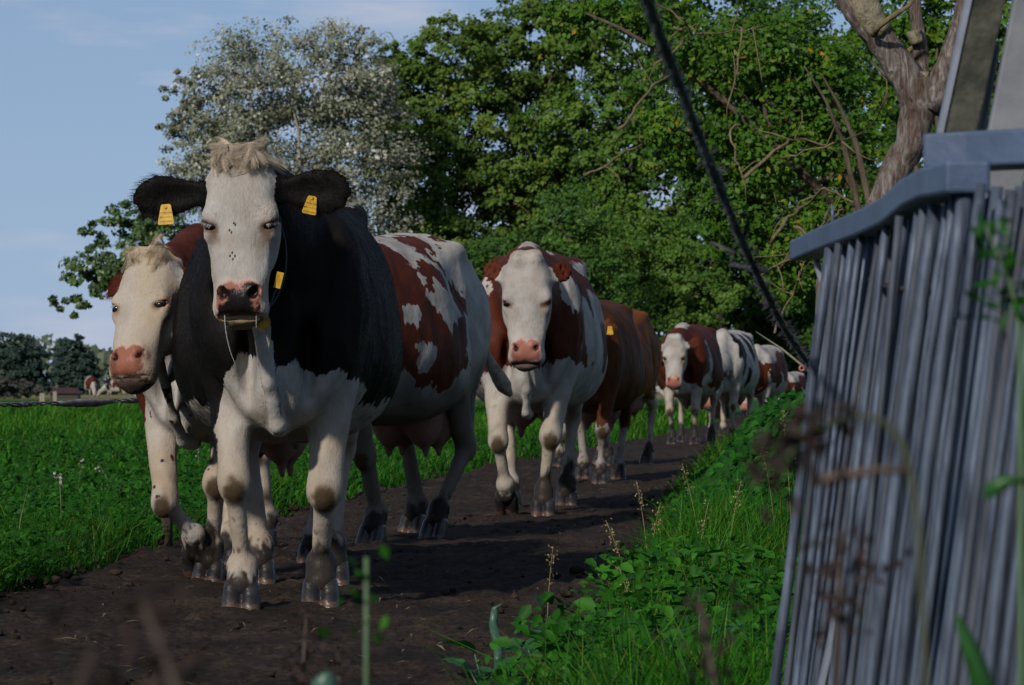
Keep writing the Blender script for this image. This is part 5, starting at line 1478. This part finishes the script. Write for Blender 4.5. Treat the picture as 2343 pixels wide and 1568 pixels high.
# ------------------------------------------------------------------ fence on the right, wires, foreground plants
def fence():
    def wm(name, c1, c2, rough=.6):
        m, n, l, b = new_mat(name)
        tc = N(n, 'ShaderNodeTexCoord'); mp = N(n, 'ShaderNodeMapping'); mp.inputs['Scale'].default_value = (1, 1, .06)
        l.new(tc.outputs['Object'], mp.inputs['Vector'])
        nz = N(n, 'ShaderNodeTexNoise', Scale=60, Detail=6, Roughness=.6); l.new(mp.outputs['Vector'], nz.inputs['Vector'])
        n2 = N(n, 'ShaderNodeTexNoise', Scale=9, Detail=6); l.new(tc.outputs['Object'], n2.inputs['Vector'])
        ad = N(n, 'ShaderNodeMath', operation='ADD'); l.new(nz.outputs['Fac'], ad.inputs[0]); l.new(n2.outputs['Fac'], ad.inputs[1])
        r = ramp(n, [(.40, c2), (.62, c1)]); dv = N(n, 'ShaderNodeMath', operation='MULTIPLY'); dv.inputs[1].default_value = .5
        l.new(ad.outputs[0], dv.inputs[0]); l.new(dv.outputs[0], r.inputs['Fac'])
        l.new(r.outputs['Color'], b.inputs['Base Color']); b.inputs['Roughness'].default_value = rough; b.inputs['Specular IOR Level'].default_value = .35
        bp = N(n, 'ShaderNodeBump', Strength=.4, Distance=.01); l.new(nz.outputs['Fac'], bp.inputs['Height']); l.new(bp.outputs['Normal'], b.inputs['Normal'])
        return m
    grey = wm('galvanised_grey_bar', (.102, .132, .192), (.026, .035, .056), .45)
    for nd in (grey.node_tree.nodes['Principled BSDF'],): nd.inputs['Metallic'].default_value = .25; nd.inputs['Roughness'].default_value = .55
    blue = wm('weathered_shade_blue_pole', (.060, .075, .105), (.022, .028, .042))  # darker than grey, mostly for hind layers: gap shade put into the colour
    brown = wm('rusty_brown_pole', (.085, .06, .045), (.035, .028, .025))
    rail = simple_mat('blue_grey_painted_rail', (.060, .095, .170), rough=.5, nscale=10, col2=(.036, .058, .105), bump=.15, bscale=60)
    dark = simple_mat('dark_underside', (.03, .035, .045), rough=.7)
    root = empty('fence', (.45, 4.0, 0)); b0 = np.array([.45, 4.0, 0])
    tag(root, 'leaning grey fence of close-set upright poles with a blue-grey cap rail, right edge', 'fence')
    rg = np.random.default_rng(5)
    def pole(y, x_off, r, m, ztop, lean=.13, yl=0.0, zb=-.04):
        z = np.array([zb, .25, .5, .75, ztop]); x = .39 + lean * z + x_off
        jit = np.cumsum(rg.normal(size=5) * .0025)
        pts = np.stack([x + jit, y + yl * z + np.cumsum(rg.normal(size=5) * .003), z], 1)
        t = np.linspace(0, 4, 13); q = np.stack([np.interp(t, range(5), pts[:, i]) for i in range(3)], 1)
        mb = MB(); mb.tube(q - b0, r * (1 + .05 * rg.normal(size=13)), 12, jit=.02, seed=int(y * 100)); mb.build('pole', m, root)
    # several hurdles of thin bars leaning one against the other
    for layer, (off, pitch, r0) in enumerate(((0, .088, .0054), (.024, .082, .0058), (.050, .085, .0075))):
        y = 5.20 - .03 * layer
        while y > 2.2:
            r = r0 * rg.uniform(.85, 1.2) * (1.4 if rg.random() < .10 else 1)
            q = rg.random()
            pole(y, off + rg.normal() * .003, r, (grey if q < (.90, .35, .15)[layer] else (blue if q < .97 or layer < 2 else brown)), .955 if y > 3.5 else .93, .13 + rg.normal() * .003, rg.normal() * .015)
            y -= pitch * rg.uniform(.7, 1.3)
    y = 5.1
    while y > 2.3:
        r = rg.uniform(.020, .026); pole(y, .12, r, blue if rg.random() < .6 else brown, .93, .13, rg.normal() * .02); y -= 2 * r + rg.uniform(.02, .06)
    # cap rails
    def box_rail(name, pts, h, w, m):
        pts = [np.array(p) - b0 for p in pts]; mb = MB(); V = []
        for i, p in enumerate(pts):
            t = unit(pts[min(i + 1, len(pts) - 1)] - pts[max(i - 1, 0)]); s = unit(np.cross(t, [0, 0, 1.])); u_ = np.cross(s, t)
            bv = .004
            for (a, b_) in ((-1, -1), (1, -1), (1, 1), (-1, 1)):
                V.append(p + s * (w / 2) * a + u_ * (h / 2) * b_)
        F = []
        for i in range(len(pts) - 1):
            for j in range(4): F.append((4 * i + j, 4 * i + (j + 1) % 4, 4 * i + 4 + (j + 1) % 4, 4 * i + 4 + j))
        F += [(3, 2, 1, 0), tuple(4 * (len(pts) - 1) + j for j in range(4))]
        mb.add(V, F); o = mb.build(name, m, root, smooth=False)
        bm_ = o.modifiers.new('round', 'BEVEL'); bm_.width = .004; bm_.segments = 2
        return o
    box_rail('cap_rail', [at(1838, 574, 5.75), at(1905, 545, 5.25), at(2000, 508, 4.68), at(2052, 484, 4.40), at(2105, 440, 4.15), at(2145, 420, 3.95), at(2215, 405, 3.60)], .036, .05, rail)
    box_rail('cap_rail', [at(2142, 352, 3.95), at(2250, 346, 3.92), at(2440, 337, 3.85)], .043, .09, rail)
    mb = MB(); q = [at(1906, 515, 5.2), at(1904, 470, 5.2)]; mb.tube([np.array(p) - b0 for p in q], [.004, .002], 6); mb.build('nail', rail, root)
    rod = [at(1868, 600, 5.5), at(1880, 640, 5.45), at(1900, 690, 5.4), at(1912, 735, 5.38), at(1908, 780, 5.4), at(1897, 830, 5.42), at(1880, 870, 5.5), at(1845, 905, 5.6)]
    mb = MB(); mb.tube([np.array(p) - b0 for p in rod], .0065, 8); mb.build('bent_rod', simple_mat('galvanised_rod', (.22, .23, .25), rough=.4, nscale=30, noise=.4), root)
    mb = MB(); mb.tube([np.array(p) - b0 for p in (at(1990, 640, 4.7), at(2040, 660, 4.4), at(2120, 665, 4.0), at(2180, 690, 3.7))], .004, 6); mb.build('tie_wire', brown, root)

    # planks leaning behind the near end of the rail
    moss = simple_mat('mossy_plank_face', (.060, .062, .050), rough=.9, nscale=26, col2=(.010, .013, .009), bump=.5, bscale=80)
    pale = simple_mat('pale_grey_board', (.17, .18, .20), rough=.7, nscale=14, col2=(.10, .11, .13), bump=.2)
    edge = simple_mat('blue_grey_edge', (.19, .22, .28), rough=.5, nscale=20, noise=.3)
    def plank(name, label, a, b_, w, th, m, em=None, group=None):
        a, b_ = np.array(a), np.array(b_); o = empty(name, a); tag(o, label, 'plank', group)
        z = unit(b_ - a); x = unit(np.cross([0, 1., 0], z)); y_ = np.cross(z, x); L = np.linalg.norm(b_ - a)
        Mx = Matrix(np.stack([x, y_, z], 1).tolist())
        mb = MB(); mb.box((b_ - a) / 2, (w, th, L), Mx); ob = mb.build('board', m, o, smooth=False)
        bv = ob.modifiers.new('round', 'BEVEL'); bv.width = .003; bv.segments = 2
        if em:
            mb = MB(); mb.box((b_ - a) / 2 - x * (w / 2 + .0035) - y_ * .002, (.007, th + .006, L), Mx); mb.build('edge_strip', em, o, smooth=False)
    def foot(u, v, d): p = at(u, v, d); return p
    dz = 3.05
    def through(u0, v0, u1, v1, d):
        p0, p1 = at(u0, v0, d), at(u1, v1, d); k = (-.02 - p1.z) / (p0.z - p1.z); return p1 + (p0 - p1) * k, p0
    a, b_ = through(2287, -120, 2196, 300, 4.45); plank('plank', 'dark mossy plank leaning upright behind the fence rail', a, b_, .046, .02, moss, edge)
    a, b_ = through(2395, -120, 2312, 300, 4.35); plank('plank', 'pale grey board leaning upright at the right edge', a, b_, .060, .02, pale)
    a, b_ = through(2283, 100, 2248, 300, 4.5); plank('plank', 'narrow whitish strip of board between the mossy plank and the pale board', a, b_, .008, .012, pale, edge)
fence()

def bark_post():
    p = at(1892, HV, 7.0); root = empty('fence_post', (p.x, 7.0, 0)); tag(root, 'rough bark-covered post at the far end of the leaning fence', 'post')
    mb = MB(); z = np.linspace(-.05, .97, 14); rg = np.random.default_rng(3)
    mb.tube(np.stack([.006 * np.sin(z * 4) + .012 * z, 0 * z, z], 1), np.linspace(.046, .034, 14) * (1 + .06 * rg.normal(size=14)), 14, jit=.05, seed=4)
    mb.build('trunk', bark_mat('post_bark', (.22, .19, .16), (.07, .058, .045), 45, .2), root)
    cut = simple_mat('fresh_saw_cut', (.42, .22, .17), rough=.8, nscale=40, noise=.3)
    V = []; q = np.linspace(0, 2 * np.pi, 14, endpoint=False)
    mb = MB(); c = np.array([-.014, -.036, .87]); mb.tube([c + [0, .012, 0], c + [0, -.002, 0]], [.016, .016], 14); o = mb.build('cut_knot', cut, root); o.scale = (1, 1, 1)
    r_ = empty('insulator', (at(1834, 843, 6.9))); tag(r_, 'small reddish ring insulator beside the bark-covered post', 'insulator')
    mb = MB(); a = np.linspace(0, 2 * np.pi, 17); mb.tube(np.stack([.005 * np.cos(a), 0 * a, .005 * np.sin(a)], 1), .0026, 6, cap=False); mb.build('ring', simple_mat('pink_plastic', (.30, .10, .10), rough=.4), r_)
    mb = MB(); mb.tube([(.006, .004, 0), (.05, .01, .004)], .003, 6); mb.build('pin', MAT['strap'], r_)
bark_post()

def rope():
    a, b_ = np.array(at(1856, 842, 6.93)), np.array(at(1400, -205, 2.35))
    root = empty('rope', a); tag(root, 'dark frayed twisted rope slanting from the post up to the top of the picture', 'rope')
    m = simple_mat('dark_frayed_rope', (.060, .066, .085), rough=.8, nscale=120, col2=(.012, .013, .018), bump=.5)
    n = 520; t = np.linspace(0, 1, n); d = b_ - a; L = np.linalg.norm(d); z = unit(d); x = unit(np.cross(z, [0, 0, 1.])); y = np.cross(z, x)
    sag = -np.sin(t * np.pi)[:, None] * np.array([0, 0, .045])
    for ph in (0, 2.09, 4.19):
        an = t * L * 2 * np.pi / .055 + ph
        p = np.outer(t, d) + sag + .0036 * (np.outer(np.cos(an), x) + np.outer(np.sin(an), y))
        mb = MB(); mb.tube(p, .0034 * (.58 + .38 * vnoise(np.stack([t * 70, t * 0 + ph, t * 0], 1))), 6); mb.build('strand', m, root)
    rg = np.random.default_rng(8); mb = MB()
    for k in range(420):
        tt = rg.random() ** 1.6; c = d * tt + np.array([0, 0, -.045 * math.sin(tt * math.pi)]); an = rg.random() * 6.28
        o = math.cos(an) * x + math.sin(an) * y; l_ = rg.uniform(.006, .016)
        mb.tube([c + o * .005, c + o * (.005 + l_ * .6) + z * rg.normal() * .004, c + o * (.005 + l_) + z * rg.normal() * .008], [.0009, .0007, .0003], 3, cap=False)
    tag(mb.build('frayed_fibres', m, root), kind='stuff')
    mb = MB(); c = d * .44; mb.tube([c, c + x * .03 + np.array([-.03, 0, .012]), c + np.array([-.055, 0, .03]), c + np.array([-.09, 0, .045])], [.005, .005, .004, .002], 6); mb.build('loose_end', m, root)
    # where it is tied to the post
    pc = np.array([at(1892, HV, 7.0).x + .008, 7.0, .775]) - a; mb = MB(); an = np.linspace(0, 4 * np.pi, 40)
    mb.tube(pc + np.stack([.043 * np.cos(an), .043 * np.sin(an), .006 * an / 6.28], 1), .005, 6); mb.build('hitch', m, root)
rope()

def wire():
    p0, p1 = np.array([-2.95, 11.6, .665]), np.array([-1.60, 15.0, .69])
    m = simple_mat('grey_twisted_wire', (.16, .16, .18), rough=.45, nscale=30, col2=(.04, .035, .04), bump=.3)
    rg = np.random.default_rng(2)
    for i, (p, lb) in enumerate(((p0, 'wooden stake beyond the left edge holding the wire'), (p1, 'wooden stake behind the brown cow holding the wire'))):
        root = empty('fence_stake', (p[0], p[1], 0)); tag(root, lb, 'stake', 'stakes of the field wire')
        mb = MB(); mb.tube([(0, 0, -.1), (.003, 0, .4), (0, 0, .82)], [.028, .027, .024], 10, jit=.03); mb.build('shaft', MAT['bark'], root)
        mb = MB(); mb.tube([(-.0, -.045, p[2]), (0, -.02, p[2])], [.010, .013], 8); mb.build('insulator_knob', MAT['strap'], root)
    root = empty('barbed_wire', p0); tag(root, 'twisted grey wire with rags of old tape along the field edge at left', 'wire')
    n = 300; t = np.linspace(0, 1, n); d = p1 - p0; d[1] -= 0; L = np.linalg.norm(d); z = unit(d); x = unit(np.cross(z, [0, 0, 1.])); y = np.cross(z, x)
    for ph in (0, 3.14):
        an = t * L * 2 * np.pi / .16 + ph; p = np.outer(t, d) + .006 * (np.outer(np.cos(an), x) + np.outer(np.sin(an), y)); p[:, 2] -= .012 * np.sin(t * np.pi)
        mb = MB(); mb.tube(p, .0042 * (1 + .3 * vnoise(np.stack([t * 40, t * 0, t * 0], 1), 1, 3)), 6); mb.build('strand', m, root)
    rag = simple_mat('dirty_fence_tape', (.20, .21, .25), rough=.7, nscale=18, col2=(.09, .05, .05), bump=.3)
    for u0, u1, h in ((128, 258, .020), (275, 330, .010), (25, 75, .009)):
        # a rag wrapped round the wire
        def tu(u):
            k = (u - CU) / FPX; return (k * p0[1] - p0[0]) / (d[0] - k * d[1])
        ta, tb = tu(u0), tu(u1); tt = np.linspace(ta, tb, 14); c = np.outer(tt, d); c[:, 2] -= .012 * np.sin(tt * np.pi) + .004
        rr = h * np.sin(np.linspace(.15, 3.0, 14)) ** .6 + .004
        mb = MB(); mb.tube(c, rr * .75, 8, jit=.12, seed=int(u0)); o = mb.build('tape_rag', rag, root)
wire()

# ---------------------------------------------------------------- plants that stand alone
def leaf_mesh(name, L, W, fold=.15, curl=.25, n=7):
    """a broad leaf: midrib, two halves, bending down towards the tip"""
    V, F = [], []
    for i in range(n):
        t = i / (n - 1); w = W * .5 * math.sin(math.pi * min(1, t * .92 + .06)) ** .75; x = L * t; z = -curl * L * t * t
        rip = .02 * L * math.sin(t * 17)
        for s in (-1, -.5, 0, .5, 1): V.append((x, s * w, z + abs(s) * w * fold * 2 + rip * s * s))
    for i in range(n - 1):
        for j in range(4): a = i * 5 + j; F.append((a, a + 1, a + 6, a + 5))
    me = bpy.data.meshes.new(name); me.from_pydata(V, [], F); me.polygons.foreach_set('use_smooth', [True] * len(F)); me.update()
    return me
def flat_leaf_mat(name, c, c2, trans=.25):
    m, n, l, b = new_mat(name); tc = N(n, 'ShaderNodeTexCoord')
    wv = N(n, 'ShaderNodeTexWave', Scale=14, Distortion=2.5); wv.bands_direction = 'DIAGONAL'; l.new(tc.outputs['Object'], wv.inputs['Vector'])
    nz = N(n, 'ShaderNodeTexNoise', Scale=24, Detail=5); l.new(tc.outputs['Object'], nz.inputs['Vector'])
    r = ramp(n, [(.3, c2), (.7, c)]); l.new(nz.outputs['Fac'], r.inputs['Fac']); l.new(r.outputs['Color'], b.inputs['Base Color'])
    b.inputs['Roughness'].default_value = .4; b.inputs['Specular IOR Level'].default_value = .45
    bp = N(n, 'ShaderNodeBump', Strength=.3, Distance=.01); l.new(wv.outputs['Fac'], bp.inputs['Height']); l.new(bp.outputs['Normal'], b.inputs['Normal'])
    tr = N(n, 'ShaderNodeBsdfTranslucent'); l.new(r.outputs['Color'], tr.inputs['Color']); mx = N(n, 'ShaderNodeMixShader'); mx.inputs[0].default_value = trans
    l.new(b.outputs['BSDF'], mx.inputs[1]); l.new(tr.outputs['BSDF'], mx.inputs[2]); l.new(mx.outputs['Shader'], n['Material Output'].inputs['Surface'])
    return m
DOCK = flat_leaf_mat('dock_leaf', (.022, .105, .018), (.012, .062, .012))
DULL = flat_leaf_mat('blue_green_leaf', (.06, .14, .10), (.035, .085, .06))
ML = leaf_mesh('leaf', .17, .095); ML.materials.append(DOCK)
MS = leaf_mesh('leaf', .10, .055); MS.materials.append(DOCK)

def dock(u, d, nleaf, big, label, seed, zoff=0.0):
    rg = random.Random(seed); p = at(u, HV, d); root = empty('dock_plant', (p.x, d, -.045 + zoff)); tag(root, label, 'weed', 'broad-leaved weeds on the right verge')
    mb = MB()
    for k in range(nleaf):
        a = R(360 * k / nleaf + rg.uniform(-25, 25)); hh = rg.uniform(.05, .16); rr = rg.uniform(.01, .05)
        o = bpy.data.objects.new('leaf', ML if big and k % 3 else MS); COL.objects.link(o); o.parent = root
        o.location = (rr * math.cos(a), rr * math.sin(a), hh); o.rotation_euler = (rg.uniform(-.3, .3), R(rg.uniform(-45, 5)), a); s = rg.uniform(.75, 1.2); o.scale = (s, s, s)
        mb.tube([(0, 0, 0), (rr * .4 * math.cos(a), rr * .4 * math.sin(a), hh * .6), (rr * math.cos(a), rr * math.sin(a), hh)], [.004, .003, .0025], 5)
    mb.build('stalk', DOCK, root)
for i, (u, d, n, big, lb) in enumerate([(1235, 8.15, 7, True, 'broad-leaved dock nearest the path in the lower verge'), (1345, 8.9, 8, True, 'broad-leaved dock with large upright leaves in the lower verge, second from the path'),
                                     (1500, 8.5, 8, True, 'broad-leaved dock in the middle of the lower verge'), (1580, 8.0, 7, True, 'broad-leaved dock low down near the bottom edge, third from the fence'),
                                     (1690, 8.7, 8, False, 'small-leaved dock beside the foot of the fence'), (1640, 7.6, 7, False, 'small-leaved dock at the very bottom of the verge'), (1110, 7.75, 5, False, 'small dock seedling growing out of the path edge at the bottom')]):
    dock(u, d, n, big, lb, i + 3)

def stalk(u, v, d, label, kind, lean=.06, seed=1, hlen=.10, mcol=None, group=None):
    """a grass stalk or dock stem: stem from the ground, seed head at the tip"""
    rg = np.random.default_rng(seed); tip = np.array(at(u, v, d)); base = np.array([tip[0] - lean, d, -.05])
    root = empty('seed_stalk' if kind != 'leafy' else 'weed_stem', base); tag(root, label, 'stalk', group)
    h = tip - base; t = np.linspace(0, 1, 10)[:, None]; p = h * t; p[:, 0] += (t[:, 0] ** 2 - t[:, 0]) * lean * .8
    mb = MB(); sr = {'dry': .0016, 'dock': .0042, 'leafy': .0035}[kind]; mb.tube(p, np.linspace(sr, sr * .5, 10), 6)
    mb.build('stem', mcol or MAT['dry_stem'], root)
    n = {'dry': 50, 'dock': 75, 'leafy': 16}[kind]; tt = 1 - rg.random(n) * hlen / np.linalg.norm(h)
    c = np.stack([np.interp(tt, t[:, 0], p[:, i]) for i in range(3)], 1) + rg.normal(size=(n, 3)) * {'dry': [.010, .010, .006], 'dock': [.011, .011, .008], 'leafy': [.014, .014, .01]}[kind]
    V, F = leaves(c, rg.normal(size=(n, 3)), np.full(n, {'dry': .010, 'dock': .010, 'leafy': .013}[kind]), rg, .6)
    tag(link('seed_head', mesh_np('seed_head', V, F, True, rnd_attr(rg.random(n), 1)), {'dry': MAT['straw'], 'dock': MAT['dockseed'], 'leafy': MAT['weed']}[kind], root), kind='stuff')
    return root
MAT['dry_stem'] = simple_mat('straw_stem', (.22, .19, .09), noise=.3)
MAT['dock_stem'] = simple_mat('dock_stem', (.030, .018, .012), noise=.3)
MAT['green_stem'] = simple_mat('green_stem', (.07, .13, .06), noise=.3)
MAT['straw'] = leaf_mat('straw_seeds', [(0, (.13, .09, .04)), (1, (.30, .23, .11))], .7, .2)
MAT['dockseed'] = leaf_mat('dock_seeds', [(0, (.010, .006, .005)), (1, (.028, .014, .010))], .8, .2)
DG = 'dry grass stalks along the right verge'
for i, (u, v, d, ln) in enumerate([(1385, 1190, 10.6, -.09), (1455, 1100, 12.8, -.05), (1560, 1060, 13.4, -.08), (1510, 1150, 11.5, .05), (1330, 1440, 8.6, -.05), (1740, 1010, 14, -.07), (1695, 1100, 12, .06), (1620, 1150, 11.2, .05), (1265, 1250, 10.2, .02), (1410, 1285, 9.9, -.06), (1835, 975, 10.5, .03), (1790, 940, 13.0, -.04)]):
    stalk(u, v, d, 'thin dry grass stalk with a wispy seed head on the right verge', 'dry', ln, i, .12, group=DG)
# close to the camera, well out of focus
stalk(838, 1275, 2.3, 'out-of-focus green stem with a small leafy head at the bottom centre', 'leafy', .0, 31, .06, MAT['green_stem'])
for i, (u, v, d, ln, lb) in enumerate([(330, 1380, 1.15, -.16, 'blurred brown dock seed stalk near the bottom left, leaning to the left'), (215, 1490, 1.1, .15, 'blurred brown dock seed stalk at the bottom left, leftmost'), (702, 1405, 3.2, .02, 'blurred seed stalk in front of the forefeet of the black cow'),
                                      (772, 1490, 3.0, -.02, 'short blurred seed stalk beside the green stem at the bottom'), (1925, 1215, 1.9, .015, 'blurred brown dock seed stalk in front of the fence poles'), (1600, 1375, 2.0, -.07, 'blurred brown dock seed stalk leaning left over the lower verge')]):
    stalk(u, v, d, lb, 'dock', ln, 40 + i, .085 if i != 4 else .06, MAT['dock_stem'])
def arch():
    """a wilted stem that arches over in front of the fence"""
    d = 1.55; run = [(2110, 1250), (2085, 1090), (2060, 1000), (2010, 955), (1950, 950), (1880, 975), (1820, 1020), (1770, 1085)]
    tip = np.array(at(2110, 1250, d)); base = np.array([tip[0] + .02, d, -.05]); root = empty('weed_stem', base); tag(root, 'blurred wilted brown stem arching over in front of the fence', 'stalk')
    p = np.array([base] + [np.array(at(u, v, d)) for u, v in run]); t = np.linspace(0, len(p) - 1, 40); q = np.stack([np.interp(t, range(len(p)), p[:, i]) for i in range(3)], 1)
    for _ in range(3): q[1:-1] = (q[:-2] + 2 * q[1:-1] + q[2:]) / 4
    mb = MB(); mb.tube(q - base, np.linspace(.0022, .0012, 40), 6); mb.build('stem', simple_mat('wilted_stem', (.045, .055, .03), noise=.3), root)
    rg = np.random.default_rng(6); n = 90; k = rg.integers(26, 40, n); c = q[k] - base + rg.normal(size=(n, 3)) * [.008, .008, .009]
    V, F = leaves(c, rg.normal(size=(n, 3)), np.full(n, .012), rg, .5); link('seed_head', mesh_np('seed_head', V, F, True, rnd_attr(rg.random(n), 1)), MAT['dockseed'], root)['kind'] = 'stuff'
    mb = MB(); mb.tube([np.array(at(u, v, d)) - base for u, v in ((2085, 1075), (2000, 1075), (1900, 1095), (1860, 1105))], [.002, .002, .0035, .002], 6); mb.build('side_shoot', simple_mat('wilted', (.07, .045, .03)), root)
arch()
def grass_leaf(name, run, d, w, m, label):
    tip = np.array(at(*run[0], d)); base = np.array([tip[0], d, -.05]); root = empty(name, base); tag(root, label, 'leaf')
    p = np.array([np.array(at(u, v, d)) for u, v in run] ); low = p[0].copy(); low[2] = -.05; p = np.vstack([low, p]); t = np.linspace(0, len(p) - 1, 24); q = np.stack([np.interp(t, range(len(p)), p[:, i]) for i in range(3)], 1) - base
    ww = w * np.sin(np.clip(np.linspace(.25, 1.0, 24), 0, 1) * np.pi) ** .6 + .0005
    V = np.concatenate([q + np.outer(ww / 2, [1, .25, 0]), q + [0, .0, -.002], q - np.outer(ww / 2, [1, -.25, 0])]); F = [(i, i + 1, 25 + i, 24 + i) for i in range(23)] + [(24 + i, 25 + i, 49 + i, 48 + i) for i in range(23)]
    mb = MB(); mb.add(V, F); ob = mb.build('blade', m, root); ob.modifiers.new('thick', 'SOLIDIFY').thickness = .0008
grass_leaf('reed_blade', [(2262, 1640), (2240, 1540), (2215, 1470), (2185, 1400)], 2.0, .014, DOCK, 'blurred broad green blade in front of the lower right fence poles')
grass_leaf('reed_blade', [(2420, 1130), (2340, 1085), (2290, 1105), (2255, 1140)], 1.9, .022, DOCK, 'blurred green leaf at the right edge halfway down the fence')
grass_leaf('reed_blade', [(1140, 1480), (1128, 1430), (1132, 1390), (1150, 1380)], 7.9, .022, DULL, 'upright blue-green blade on the path edge at the bottom')
grass_leaf('reed_blade', [(745, 1620), (742, 1560), (748, 1535)], 2.4, .022, DULL, 'blurred blue-green leaf tip at the bottom centre')
def sprig():
    d = 2.3; tip = np.array(at(2250, 520, d)); base = np.array([at(2330, HV, d).x, d, -.05]); root = empty('weed_stem', base); tag(root, 'blurred green feathery sprig in front of the upper fence poles', 'stalk')
    p = np.array([base, at(2335, 760, d), at(2310, 640, d), at(2255, 520, d)]); t = np.linspace(0, 3, 20); q = np.stack([np.interp(t, range(4), p[:, i]) for i in range(3)], 1)
    mb = MB(); mb.tube(q - base, np.linspace(.003, .001, 20), 5); mb.build('stem', MAT['green_stem'], root)
    rg = np.random.default_rng(3); n = 60; k = rg.integers(9, 20, n); c = q[k] - base + rg.normal(size=(n, 3)) * [.012, .01, .010]
    V, F = leaves(c, rg.normal(size=(n, 3)), np.full(n, .02), rg, .3); link('leaves', mesh_np('sprig_leaves', V, F, True, rnd_attr(rg.random(n), 1)), MAT['weed'], root)
sprig()
def twig():
    p = np.array([at(1730, 760, 9.0), at(1790, 800, 8.6), at(1845, 845, 8.2), at(1900, 890, 7.8)]); root = empty('dry_stem', p[-1]); tag(root, 'thin straw-coloured dry stem slanting down to the bark-covered post', 'stem')
    mb = MB(); mb.tube(p - p[-1], [.002, .003, .0035, .004], 6); mb.build('stem', MAT['dry_stem'], root)
twig()
# ---------------------------------------------------------------- far things
def field_cow(u, d, rz, seed, label, mat='red', scale=1.0):
    c = dict(label=label, mat=mat, patchcol=REDP, pattern=pat_field(seed), loc=(at(u, HV, d).x, d), rz=rz, h=.07, seed=seed, scale=scale, poll=(.7, 0, .75), pitch=30, eyeballs=False, udder=False, group='cows grazing far out in the field')
    return build_cow(c)
field_cow(212, 215, -75, 61, 'distant red and white cow grazing in the field, leftmost', scale=1.15)
field_cow(248, 225, -150, 62, 'distant dark cow grazing in the field, partly hidden by the muzzle of the brown cow', 'black')
field_cow(292, 218, -40, 63, 'distant red and white cow in the field under the chin of the brown cow')
field_cow(328, 212, -30, 64, 'distant pale cow in the field, rightmost under the chin of the brown cow')
field_cow(1498, 230, -20, 65, 'pale distant cow in the field between the tawny cow and the far group', scale=.9)
for i, (u, h) in enumerate(((97, .62), (126, .72))):
    p = at(u, HV, 170); root = empty('fence_post', (p.x, 170, -.05)); tag(root, ['short pale wooden post standing in the far field, left of a pair', 'slimmer pale wooden post standing in the far field, right of a pair'][i], 'post', 'pale posts in the far field')
    mb = MB(); mb.box((0, 0, h / 2), (.26 - .06 * i, .2, h)); mb.build('shaft', MAT['bark_pale'], root, smooth=False)
def barn():
    p = at(150, HV, 285); root = empty('barn', (p.x, 285, -.05)); tag(root, 'low distant shed with a dull red roof under the far trees', 'shed')
    mb = MB(); mb.box((0, 0, .25), (2.4, 2, .5)); mb.build('wall', simple_mat('dark_boards', (.025, .02, .018)), root, smooth=False)
    mb = MB(); mb.add([(-1.4, -1.2, .48), (1.4, -1.2, .48), (1.0, 0, 1.0), (-1.0, 0, 1.0), (-1.4, 1.2, .48), (1.4, 1.2, .48)], [(0, 1, 2, 3), (5, 4, 3, 2), (1, 5, 2), (4, 0, 3), (0, 4, 5, 1)]); mb.build('roof', simple_mat('dull_red_tiles', (.040, .018, .015), noise=.3), root, smooth=False)
barn()
